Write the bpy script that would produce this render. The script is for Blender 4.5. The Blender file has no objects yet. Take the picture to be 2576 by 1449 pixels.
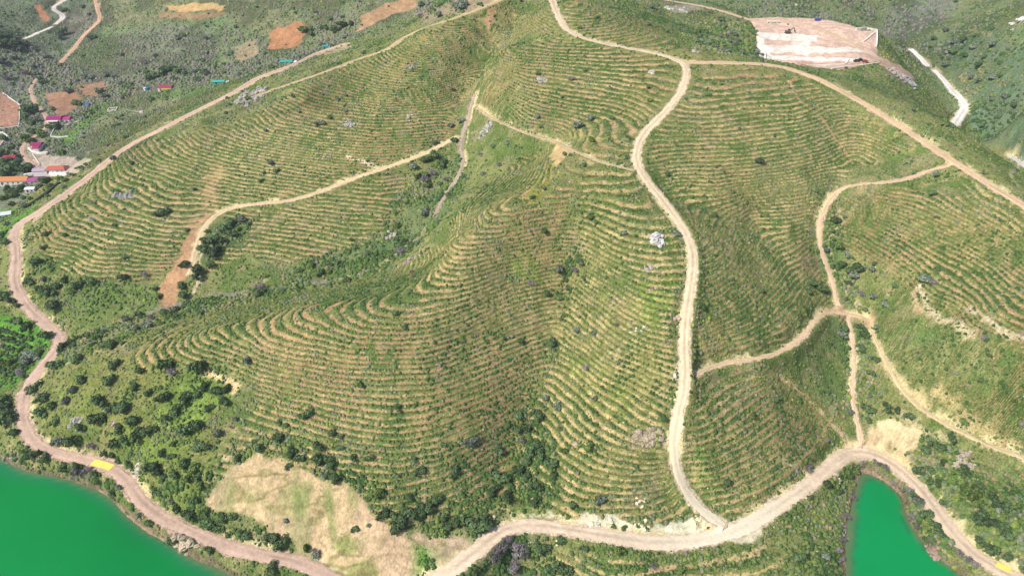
import bpy, math
import numpy as np
from mathutils import Vector, Matrix
scene = bpy.context.scene
rad = math.radians

# ------------------------------------------------------------------ camera, sky, sun, exposure
CAM_H, PITCH, FPX, PW, PH = 240.0, rad(35.0), 1740.0, 2576.0, 1449.0
cam_d = bpy.data.cameras.new('camera'); cam = bpy.data.objects.new('camera', cam_d)
scene.collection.objects.link(cam); scene.camera = cam
cam.location = (0, 0, CAM_H); cam.rotation_euler = (rad(90) - PITCH, 0, 0)
cam_d.sensor_width = 36.0; cam_d.lens = 36.0 * FPX / PW
cam_d.clip_start = 1.0; cam_d.clip_end = 12000.0

SUN_EL, SUN_AZ = rad(47), rad(237)      # azimuth clockwise from +y (the view direction): behind the camera, to the left
world = bpy.data.worlds.new('World'); scene.world = world; world.use_nodes = True
nt = world.node_tree; nt.nodes.clear()
sky = nt.nodes.new('ShaderNodeTexSky'); sky.sky_type = 'NISHITA'; sky.sun_disc = False
sky.sun_elevation = SUN_EL; sky.sun_rotation = SUN_AZ; sky.dust_density = 2.0
bg = nt.nodes.new('ShaderNodeBackground'); bg.inputs[1].default_value = 0.13
wo = nt.nodes.new('ShaderNodeOutputWorld')
nt.links.new(sky.outputs[0], bg.inputs[0]); nt.links.new(bg.outputs[0], wo.inputs[0])
sun_d = bpy.data.lights.new('sun', 'SUN'); sun_d.energy = 4.3; sun_d.angle = rad(0.55); sun_d.color = (1.0, 0.955, 0.88)
sun = bpy.data.objects.new('sun', sun_d); scene.collection.objects.link(sun)
sd = Vector((math.sin(SUN_AZ) * math.cos(SUN_EL), math.cos(SUN_AZ) * math.cos(SUN_EL), math.sin(SUN_EL)))
sun.rotation_euler = sd.to_track_quat('Z', 'Y').to_euler()
scene.view_settings.view_transform = 'Standard'; scene.view_settings.look = 'None'
scene.view_settings.exposure = 0.27; scene.view_settings.gamma = 1.0
scene.view_settings.use_curve_mapping = False
scene.cycles.max_bounces = 4; scene.cycles.diffuse_bounces = 2; scene.cycles.glossy_bounces = 2
scene.cycles.transmission_bounces = 2; scene.cycles.volume_bounces = 0; scene.cycles.transparent_max_bounces = 6

# ------------------------------------------------------------------ survey of the land
SP, CP = math.sin(PITCH), math.cos(PITCH)
def ray(u, v):
    cx = (np.asarray(u, float) - PW / 2) / FPX; cy = (PH / 2 - np.asarray(v, float)) / FPX
    return cx, CP + cy * SP, -SP + cy * CP
def unproj(u, v, z):
    dx, dy, dz = ray(u, v); t = (CAM_H - np.asarray(z, float)) / (-dz)
    return dx * t, dy * t
def proj(x, y, z):
    zz = z - CAM_H; dep = y * CP - zz * SP; up = y * SP + zz * CP
    return PW / 2 + FPX * x / dep, PH / 2 - FPX * up / dep

SPOT = []   # (u, v, z) survey points
def S(*a):
    for p in a: SPOT.append(p)
def CL(z, *pts, step=45):     # a contour line
    for (a, b) in zip(pts[:-1], pts[1:]):
        n = max(1, int(math.hypot(b[0]-a[0], b[1]-a[1]) / step))
        for i in range(n):
            f = i / n; SPOT.append((a[0] + (b[0]-a[0])*f, a[1] + (b[1]-a[1])*f, z))
    SPOT.append((*pts[-1], z))
#SURVEY
# main ridge road and hill top
S((100,540,28),(200,470,34),(300,390,42),(400,320,50),(500,270,57),(600,215,64),(700,172,70),(840,160,80),(980,120,91),(1050,75,100),(1150,40,110),(1250,10,118),(1390,5,122),
  (1410,70,118),(1440,88,116),(1540,115,112),(1650,135,109),(1715,150,108),(1730,180,106),(1710,240,103),(1650,300,99),(1615,340,95),(1595,400,90),(1620,450,86),(1680,520,82),
  (1730,590,77),(1742,650,72),(1730,740,66),(1722,820,58.5),(1715,900,51),(1725,950,46.5),(1700,1050,38),(1690,1130,31),(1695,1200,20.5),(1735,1265,13.2),(1785,1300,11.4),(1830,1320,10.8),
  (1900,155,107),(2000,175,105),(2100,225,102),(2200,280,98),(2300,340,94),(2400,410,90),(2500,475,88),(2576,515,87),(2700,590,86))
# shore road
S((30,600,24),(30,690,20),(90,790,18),(180,850,15),(100,930,12),(60,1000,10),(100,1120,8),(190,1145,7),(280,1175,6.5),(340,1250,6),(400,1300,6),(520,1365,5.5),(640,1395,6),(740,1405,7),
  (830,1440,6),(1120,1445,8),(1180,1400,9),(1240,1340,11),(1300,1315,12),(1450,1330,12),(1600,1365,11),(1750,1360,10),(1950,1270,9),(2050,1205,8),(2100,1160,7),(2150,1130,6.5),(2200,1135,6),
  (2260,1180,6.5),(2330,1250,7),(2400,1340,7),(2450,1390,7),(2540,1440,7))
# shore of the lake
LAKE_L = [(-80,1105),(0,1140),(23,1163),(83,1187),(166,1203),(232,1230),(289,1260),(309,1286),(348,1319),(398,1346),(465,1382),(531,1409),(630,1436),(700,1460)]
LAKE_R = [(2125,1480),(2128,1449),(2131,1349),(2144,1283),(2164,1233),(2164,1193),(2171,1173),(2197,1175),(2231,1193),(2257,1226),(2277,1260),(2287,1316),(2314,1349),(2347,1392),(2397,1432),(2440,1460)]
S(*[(u, v, 0) for u, v in LAKE_L + LAKE_R])
S((-100,1250,-7),(60,1280,-8),(200,1350,-9),(300,1420,-9),(420,1470,-6),(150,1600,-10),(450,1600,-9),(700,1600,-8),(0,1450,-10),
  (2200,1300,-4),(2220,1400,-5),(2210,1230,-2.5),(2300,1450,-5),(2250,1560,-7),(2350,1560,-7),(1330,1449,-.6),(1300,1470,-3),(1350,1520,-5),(1370,1449,1),(1270,1449,2))
S((1500,1440,7),(1650,1440,7),(1800,1440,6),(1950,1440,5),(2060,1400,4),(2040,1300,5),(2090,1240,4.5),(1700,1540,2),(1900,1540,2),(1450,1540,0),(2600,1520,12),(2700,1449,20))
# creek behind the near spur
S((350,800,19),(480,765,22),(600,740,25),(730,722,28),(850,705,31),(960,665,36),(1040,600,41),(1100,520,48),(1150,420,56),(1165,350,62),(1185,260,72),(1230,170,84),(1290,90,100),(1340,30,113))
# crest of the near spur
S((200,880,20),(400,835,30),(600,800,41),(1300,568,78),(1400,500,84),(1500,420,89),(1400,380,86),(1450,560,76))
CL(58,(1142,640),(1075,680),(992,723),(930,756),(943,788),(976,800),(1075,786),(1175,760),(1288,713),(1440,690))
CL(52,(777,775),(810,813),(850,839),(909,856),(962,860),(1042,858),(1142,829),(1288,763),(1418,745))
CL(44,(545,822),(590,850),(650,880),(740,905),(850,925),(950,935),(1080,925),(1200,880),(1300,845),(1408,815))
CL(35,(450,850),(430,880),(480,910),(600,945),(720,985),(850,1020),(970,1040),(1080,1030),(1200,985),(1300,940),(1382,905))
CL(25,(250,900),(240,960),(330,1020),(450,1040),(600,1075),(720,1110),(850,1135),(1000,1155),(1100,1145),(1200,1100),(1290,1050),(1340,1010))
CL(17,(170,930),(140,1000),(190,1070),(330,1140),(450,1190),(600,1230),(750,1250),(900,1262),(1000,1265),(1100,1240),(1180,1200),(1260,1150),(1298,1120))
S((1450,625,69),(1350,1000,28),(1310,1120,20),(1270,1220,14.5),(1235,1290,11.5),(1000,1335,13),(900,1330,12),(800,1330,11),(700,1320,10),(600,1310,9),(1100,1370,10),(1000,1430,6),(900,1430,6))
# spur between the two gullies
CL(69,(1450,625),(1577,687),(1650,700),(1715,694))
CL(55,(1442,720),(1500,765),(1573,812),(1640,848),(1712,866))
CL(46,(1405,795),(1450,835),(1520,880),(1600,915),(1700,955))
CL(39,(1396,852),(1427,868),(1480,905),(1540,952),(1638,1007),(1692,1038))
CL(29,(1352,985),(1400,1000),(1458,1055),(1560,1115),(1684,1158))
CL(20,(1310,1110),(1371,1122),(1424,1172),(1500,1215),(1600,1225),(1692,1203))
CL(14.5,(1272,1218),(1370,1224),(1440,1262),(1527,1284),(1620,1285),(1712,1246))
# right of the spur road
CL(65,(1740,740),(1800,715),(1855,670),(1890,610),(1905,560),(1950,575),(1990,570))
CL(57,(1730,822),(1800,800),(1880,755),(1935,690),(1965,655),(2010,640),(2055,610))
CL(50,(1730,895),(1800,868),(1890,830),(1960,770),(2000,715),(2028,700),(2080,665))
CL(43,(1760,940),(1850,905),(1920,900),(2000,870),(2045,800),(2065,745),(2090,700))
CL(38,(1720,1050),(1780,1020),(1840,990),(1890,955),(1925,935))
CL(32.5,(1700,1112),(1780,1095),(1860,1050),(1915,1000),(1960,945))
CL(26,(1700,1180),(1770,1160),(1860,1125),(1930,1080),(1985,1010),(2008,960))
CL(20,(1716,1235),(1800,1210),(1900,1165),(1980,1110),(2030,1045),(2060,995))
CL(13.5,(1765,1276),(1900,1238),(1990,1185),(2050,1120),(2090,1065))
S((2105,465,76),(2085,520,69.5),(2066,560,64),(2065,600,58.5),(2090,690,47),(2130,780,38),(2145,870,28),(2145,1000,16),(2165,1110,8),(2140,400,80),(2230,390,85))
CL(79,(1690,492),(1780,492),(1900,474),(2000,462),(2090,440))
CL(88,(1620,420),(1720,408),(1850,400),(1960,392),(2060,375),(2120,345),(2165,330))
CL(97,(1660,310),(1740,318),(1850,312),(1960,300),(2040,285),(2100,265),(2150,262))
CL(104,(1735,225),(1800,232),(1880,225),(1960,212),(2040,205))
# upper middle block, left of the spur road
CL(103,(1262,80),(1240,140),(1290,165),(1400,180),(1540,200),(1640,212),(1700,240))
CL(95,(1215,185),(1300,228),(1400,255),(1500,272),(1590,300),(1622,330))
CL(112,(1310,60),(1350,100),(1420,115),(1540,116))
S((1300,330,84),(1250,300,79),(1450,340,89),(1210,330,70),(1230,420,66))
# face above the creek
CL(74,(1130,598),(1200,530),(1290,455),(1350,400))
CL(60,(1110,562),(1150,500),(1200,430),(1215,370))
# upper left block
CL(73,(742,232),(800,252),(876,265),(976,275),(1075,268),(1175,250))
CL(64,(600,258),(700,318),(800,338),(950,352),(1075,345),(1150,340))
CL(54,(465,318),(500,355),(600,385),(720,405),(840,425),(960,428),(1060,420),(1130,425))
CL(82,(850,178),(920,205),(1000,218),(1100,212),(1210,185))
CL(92,(985,130),(1040,150),(1120,152),(1230,120))
CL(102,(1060,85),(1130,95),(1220,90),(1290,75))
CL(46,(350,370),(390,410),(480,440),(600,462),(720,480),(850,500),(980,510),(1080,530))
CL(38,(240,455),(260,490),(340,520),(440,545),(560,545),(700,560),(820,590),(950,610),(1020,605))
CL(31,(130,530),(150,570),(240,615),(340,635),(440,640),(560,640),(700,650),(850,680))
CL(25,(80,600),(110,650),(200,690),(320,705),(430,705),(520,700))
S((150,770,19.5),(250,760,21),(350,740,23),(200,810,17.5))
# left valley and the slopes beyond it
S((150,300,22),(100,430,20),(60,480,19),(10,560,20),(0,640,19),(300,330,32),(400,250,42),(0,300,20),(0,400,18),(0,500,17),(200,250,24),(-150,300,18),(-150,500,14),(-150,700,11),
  (0,740,15),(0,830,9),(60,860,9),(0,960,8),(-100,900,5),(-100,1050,6),(20,1060,6),(30,1110,5),
  (0,240,20),(100,200,22),(300,190,30),(400,215,38),(500,172,42),(650,150,54),(800,110,62),(900,70,74),(1050,20,88),(730,160,68),(870,112,72),
  (300,150,36),(450,100,50),(500,20,66),(710,90,62),(720,50,72),(900,20,84),(250,0,46),(180,50,34),(100,100,34),(0,100,44),(0,0,60),(240,60,34),(200,120,28),(-200,100,60),(-200,0,80),
  (600,-60,86),(300,-60,70),(900,-60,100),(0,-80,90),(1150,-30,104),(1390,-40,117),(1250,-60,112))
# right: quarry shelf, valley and far hill side
S((1890,50,84),(2000,50,84),(2100,60,84),(2205,80,83),(2215,160,80),(1930,155,81),(1910,100,82.5),(2060,110,82),(2150,110,82),(2060,165,80),(2000,150,81),(1550,15,108),(1640,50,103),(1720,85,101),(1780,110,100),(1700,20,92),(1620,-5,98),(1840,60,88),(1840,120,92),
  (1880,20,88),(2050,20,82),(2150,40,76),(1800,0,88),(2200,0,80),(2050,-40,96),(1700,-60,96),(2400,-60,90),
  (2230,60,66),(2270,100,60),(2330,160,50),(2390,225,40),(2430,270,34),(2403,310,32),(2500,360,24),(2576,420,18),(2700,480,14),(2300,250,68),(2350,310,70),(2450,370,60),(2540,440,62),
  (2400,100,66),(2500,100,78),(2576,60,92),(2576,200,64),(2450,180,52),(2500,260,44),(2576,330,32),(2450,0,86),(2650,200,80),(2750,300,60),(2300,20,76),(2650,0,110))
# right flank
CL(74,(2150,508),(2230,525),(2300,550),(2400,590),(2500,640),(2576,690))
CL(66,(2112,534),(2200,572),(2297,620),(2430,705),(2510,760),(2576,813))
CL(59,(2108,595),(2180,632),(2235,668),(2300,720),(2345,770),(2400,803),(2460,849),(2576,900))
CL(83,(2200,455),(2280,450),(2380,480),(2480,550),(2576,610))
S((2170,740,43),(2190,830,33),(2230,930,27),(2280,1010,24.5),(2400,1080,22),(2500,1130,20.5),(2576,1160,20),(2330,880,38),(2440,960,38),(2576,1000,42),(2350,980,31),(2480,1060,30),
  (2250,1090,14),(2300,1060,18),(2210,1060,12),(2350,1150,15),(2450,1230,15),(2576,1260,20),(2480,1330,14),(2576,1380,17),(2700,1100,34),(2700,900,54),(2700,700,78))
#ENDSURVEY
def tps_fit(P, Z, lam):
    d = np.hypot(P[:,None,0]-P[None,:,0], P[:,None,1]-P[None,:,1])
    K = np.where(d > 0, d*d*np.log(np.maximum(d, 1e-9)), 0) + lam*np.eye(len(P))
    A = np.zeros((len(P)+3,)*2); A[:-3,:-3] = K; A[:-3,-3] = 1; A[:-3,-2:] = P; A[-3,:-3] = 1; A[-2:,:-3] = P.T
    return np.linalg.solve(A, np.concatenate([Z, np.zeros(3)]))
_s = np.array(SPOT, float); _x, _y = unproj(_s[:,0], _s[:,1], _s[:,2]); _z = _s[:,2]
# thin out near duplicates
_k = []
for i in range(len(_x)):
    if all((_x[i]-_x[j])**2 + (_y[i]-_y[j])**2 > 16 for j in _k): _k.append(i)
_x, _y, _z = _x[_k], _y[_k], _z[_k]
# far anchors
_a = [(-700,-100,5),(0,-100,-10),(700,-100,20),(-700,300,20),(750,300,30),(-900,700,70),(900,700,90),(-900,1100,130),(-300,1100,120),(300,1100,120),(900,1100,130)]
_P = np.concatenate([np.stack([_x,_y],1), np.array(_a,float)[:,:2]])/100; _Z = np.concatenate([_z, np.array(_a,float)[:,2]])
_w = tps_fit(_P, _Z, 0.006)
GX0, GX1, GY0, GY1, GD = -900, 900, -100, 1100, 5.0
_gx = np.arange(GX0, GX1+GD, GD); _gy = np.arange(GY0, GY1+GD, GD)
_XX, _YY = np.meshgrid(_gx/100, _gy/100); HB = _w[-3] + _w[-2]*_XX + _w[-1]*_YY
for i in range(len(_P)):
    r2 = (_XX-_P[i,0])**2 + (_YY-_P[i,1])**2
    HB += _w[i]*0.5*r2*np.log(np.maximum(r2, 1e-12))
def bicubic(G, fx, fy):
    ix = np.clip(np.floor(fx).astype(int), 1, G.shape[1]-3); iy = np.clip(np.floor(fy).astype(int), 1, G.shape[0]-3)
    tx = np.clip(fx-ix, 0, 1); ty = np.clip(fy-iy, 0, 1)
    def w(t): return (-.5*t+t*t-.5*t**3, 1-2.5*t*t+1.5*t**3, .5*t+2*t*t-1.5*t**3, -.5*t*t+.5*t**3)
    wx, wy = w(tx), w(ty); out = 0
    for j in range(4):
        r = 0
        for i in range(4): r = r + wx[i]*G[iy-1+j, ix-1+i]
        out = out + wy[j]*r
    return out
_rng = np.random.default_rng(7)
_NT = _rng.random((256, 256))
def vnoise(x, y):
    x = np.asarray(x, float); y = np.asarray(y, float)
    ix = np.floor(x).astype(int); iy = np.floor(y).astype(int); fx = x-ix; fy = y-iy
    fx = fx*fx*(3-2*fx); fy = fy*fy*(3-2*fy); ix &= 255; iy &= 255; jx = (ix+1) & 255; jy = (iy+1) & 255
    return (_NT[iy,ix]*(1-fx)+_NT[iy,jx]*fx)*(1-fy) + (_NT[jy,ix]*(1-fx)+_NT[jy,jx]*fx)*fy
def fbm(x, y, s, o=3, seed=0):          # about 0..1, mean 0.5
    a = 1.0; t = 0; n = 0; f = 1.0/s
    for k in range(o):
        c, q = math.cos(.6+k), math.sin(.6+k)
        t = t + a*vnoise((x*c-y*q)*f + 17.3*seed + 5*k, (x*q+y*c)*f + 9.1*seed + 11*k); n += a; a *= .55; f *= 2.03
    return t/n
def sstep(a, b, x):
    t = np.clip((x-a)/(b-a), 0, 1); return t*t*(3-2*t)
def hbase(x, y):
    h = bicubic(HB, (np.clip(x, GX0+6, GX1-6)-GX0)/GD, (np.clip(y, GY0+6, GY1-6)-GY0)/GD)
    far = 120 + 90*fbm(x, y, 420, 4, 3) + .05*np.maximum(y-900, 0)
    k = sstep(880, 1250, np.maximum(y, 0) + .35*np.abs(x))
    h = h*(1-k) + far*k
    n = fbm(x, y, 38, 3, 1) - .5
    return h + 3.0*n*sstep(2, 14, h)*sstep(60, 140, y)
def at(u, v, z0=None):                   # the place on the land seen at a survey sight line
    dx, dy, dz = ray(u, v); dx = np.atleast_1d(dx); dy = np.atleast_1d(dy); dz = np.atleast_1d(dz)
    t = np.full(dx.shape, 150.0); done = np.zeros(dx.shape, bool)
    lo = t.copy()
    for k in range(600):
        h = hbase(dx*t, dy*t); below = CAM_H + dz*t <= h; new = below & ~done
        done |= below; step = np.where(done, 0, 2.0 + 0*t); lo = np.where(done, lo, t); t = t + step
        if done.all(): break
    hi = t.copy()
    for k in range(14):
        m = (lo+hi)/2; b = CAM_H + dz*m <= hbase(dx*m, dy*m); hi = np.where(b, m, hi); lo = np.where(b, lo, m)
    return dx*hi, dy*hi, CAM_H + dz*hi
def at_path(pts, step=20):               # densify in the survey, then to the land
    U, V = [], []
    for a, b in zip(pts[:-1], pts[1:]):
        n = max(1, int(math.hypot(b[0]-a[0], b[1]-a[1])/step))
        for i in range(n): U.append(a[0]+(b[0]-a[0])*i/n); V.append(a[1]+(b[1]-a[1])*i/n)
    U.append(pts[-1][0]); V.append(pts[-1][1])
    x, y, z = at(np.array(U), np.array(V)); return np.stack([x, y], 1)
# ------------------------------------------------------------------ roads (survey lines; name, width m, colour, points)
def lin(c, k=0.86):
    c = np.array(c, float)/255; c = np.where(c <= .04045, c/12.92, ((c+.055)/1.055)**2.4); return c*k
PINK, TAN, CREAM, RED, WHITE, GREYP = (196,168,148), (214,192,166), (214,194,162), (200,150,112), (222,216,206), (176,156,140)
ROADS = [
 ('shore_road', 5.6, PINK, [(872,110),(810,130),(745,160),(700,178),(644,198),(597,229),(537,259),(465,295),(382,338),(332,362),(275,401),(229,441),(173,484),(133,511),(83,544),(42,567),(32,597),(40,630),(40,667),(34,693),(40,727),(66,770),(110,813),(152,843),(155,862),(126,899),(85,945),(66,978),(56,1018),(57,1061),(76,1101),(100,1127),(143,1142),(199,1152),(259,1167),(292,1180),(325,1213),(348,1257),(382,1286),(431,1316),(498,1343),(564,1375),(644,1394),(740,1408),(790,1425),(850,1462)]),
 ('lake_road', 6.3, TAN, [(1060,1475),(1150,1425),(1215,1370),(1262,1328),(1310,1316),(1400,1326),(1520,1346),(1640,1366),(1740,1363),(1830,1343),(1890,1320),(1950,1275),(2020,1232),(2080,1180),(2120,1142),(2160,1128),(2210,1138),(2270,1180),(2330,1245),(2380,1320),(2430,1385),(2490,1425),(2600,1475)]),
 ('spur_road', 4.3, CREAM, [(1385,-15),(1395,20),(1415,65),(1440,88),(1490,105),(1560,118),(1650,135),(1700,148),(1727,165),(1727,195),(1712,235),(1680,275),(1640,315),(1612,345),(1600,380),(1598,410),(1625,455),(1670,510),(1715,565),(1742,620),(1745,670),(1735,730),(1725,800),(1718,860),(1722,910),(1728,950),(1715,1010),(1698,1070),(1692,1130),(1695,1190),(1715,1235),(1750,1275),(1800,1312),(1822,1324)]),
 ('ridge_road', 5.4, (208,180,144), [(1727,158),(1800,158),(1900,160),(1980,171),(2060,200),(2140,242),(2220,290),(2300,341),(2380,396),(2450,440),(2520,485),(2600,532)]),
 ('ridge_track', 3.6, (186,164,128), [(1275,-5),(1220,18),(1150,45),(1060,72),(1010,100),(975,125),(900,150),(800,188),(700,222),(620,250)]),
 ('hillside_track', 3.5, (206,184,146), [(1150,345),(1110,365),(1060,392),(1000,412),(965,425),(900,445),(840,470),(770,495),(720,508),(640,513),(580,522),(540,540),(515,570),(500,600),(488,650),(478,690)]),
 ('gully_track', 2.3, (202,176,144), [(2390,416),(2330,428),(2300,450),(2240,458),(2170,462),(2110,467),(2085,510),(2060,550),(2058,590),(2064,630),(2078,665),(2092,700),(2100,735),(2108,770)]),
 ('terrace_track', 2.1, (208,182,148), [(2172,800),(2110,782),(2068,784),(2050,805),(2020,850),(1950,895),(1880,905),(1800,915),(1752,942)]),
 ('valley_track', 1.8, (206,182,150), [(2132,795),(2145,850),(2150,930),(2140,1000),(2150,1050),(2170,1090),(2165,1125)]),
 ('erosion_track', 2.1, (210,190,148), [(2190,830),(2215,880),(2240,940),(2270,990),(2300,1020),(2360,1060),(2420,1090),(2480,1120),(2610,1165)]),
 ('quarry_road', 4.6, (206,180,150), [(1655,-2),(1760,15),(1830,32),(1890,53),(1960,57),(2040,62),(2090,85),(2140,110),(2200,140),(2240,165),(2290,205)]),
 ('valley_road', 4.4, (200,166,138), [(238,-10),(245,25),(255,50),(215,85),(180,130),(150,160)]),
 ('farm_lane', 3.4, (188,160,140), [(92,198),(75,225),(88,260),(118,295),(118,322),(84,345),(52,370),(62,398),(95,425)]),
 ('saddle_track', 1.9, (196,176,138), [(1200,272),(1240,300),(1285,320),(1335,342),(1390,352),(1440,378),(1500,405),(1550,420),(1594,428)]),
 ('creek_track', 1.8, (174,158,138), [(1194,238),(1187,262),(1180,295),(1166,330),(1159,380),(1168,408),(1152,448),(1122,488),(1096,538)]),
 ('concrete_road', 5.4, WHITE, [(2291,124),(2312,142),(2334,167)]), ('concrete_road', 5.4, WHITE, [(2351,177),(2372,200),(2392,224)]),
 ('concrete_road', 6.6, WHITE, [(2395,228),(2420,250),(2432,268),(2416,290),(2402,312)]), ('concrete_road', 5.0, WHITE, [(2545,394),(2580,422)]),
 ('concrete_road', 3.4, WHITE, [(62,98),(95,84),(131,68)]), ('concrete_road', 5.0, (206,196,190), [(139,62),(166,42),(148,32),(126,22),(146,10),(176,-6)]),
]
# colour-only tracks and eroded lines: (width, colour, strength, points)
TRACES = [
 (3.4, GREYP, .75, [(1192,238),(1185,280),(1166,330),(1158,380),(1168,412),(1150,450),(1120,490),(1095,540)]),
 (2.4, (206,184,132), .9, [(1200,272),(1240,300),(1285,318)]), (2.2, CREAM, .8, [(872,393),(920,408),(965,425)]),
 (2.6, (214,190,140), .9, [(520,935),(570,955),(606,975),(590,985)]), (1.3, (196,160,120), .75, [(1985,205),(2010,250),(2070,300),(2100,345),(2125,380),(2145,410)]),
 (1.6, CREAM, .6, [(1380,350),(1450,385),(1520,410),(1590,425)]), (1.6, (196,176,136), .7, [(2100,500),(2120,560),(2080,600),(2100,690),(2160,770)]),
 (2.0, (200,172,130), .7, [(1965,945),(2010,980),(2050,1020),(2100,1070),(2130,1110)]), (1.6, (190,160,130), .6, [(1540,28),(1620,44),(1700,62),(1745,80)]),
 (1.4, CREAM, .6, [(2310,720),(2330,760),(2345,790),(2400,808),(2450,850)]), (1.4, (200,170,136), .6, [(2295,735),(2310,775),(2345,810)]),
 (1.4, CREAM, .6, [(2440,775),(2480,800),(2530,840),(2576,850)]), (1.5, CREAM, .7, [(500,600),(520,618),(500,650),(505,700),(480,745)]),
 (2.2, (186,160,140), .6, [(450,300),(380,320),(300,360),(230,380),(170,400)]), (1.5, (206,190,150), .7, [(560,1150),(600,1158)]),
 (1.4, (200,176,130), .6, [(2490,90),(2440,75)]), (3.0, (150,140,140), .5, [(200,845),(330,800),(430,770),(520,750),(640,730),(740,718),(860,702)]),
 (2.5, (170,160,140), .6, [(850,705),(960,665),(1040,610),(1095,545)]), (1.6, (196,180,140), .6, [(2260,1040),(2330,1090),(2400,1110)]),
 (1.6, (200,180,130), .65, [(2350,980),(2450,1050),(2520,1100),(2576,1120)]), (1.4, CREAM, .7, [(2310,1170),(2380,1200),(2450,1240)]),
 (1.3, (190,170,140), .6, [(1960,1150),(2010,1180)]), (3.2, (150,138,128), .5, [(0,205),(60,190),(120,178),(160,160)]),
 (1.5, (188,170,140), .55, [(2576,400),(2540,440),(2560,470)]), (2.0, (204,184,146), .7, [(2150,1120),(2120,1090),(2100,1075)]),
]
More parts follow.
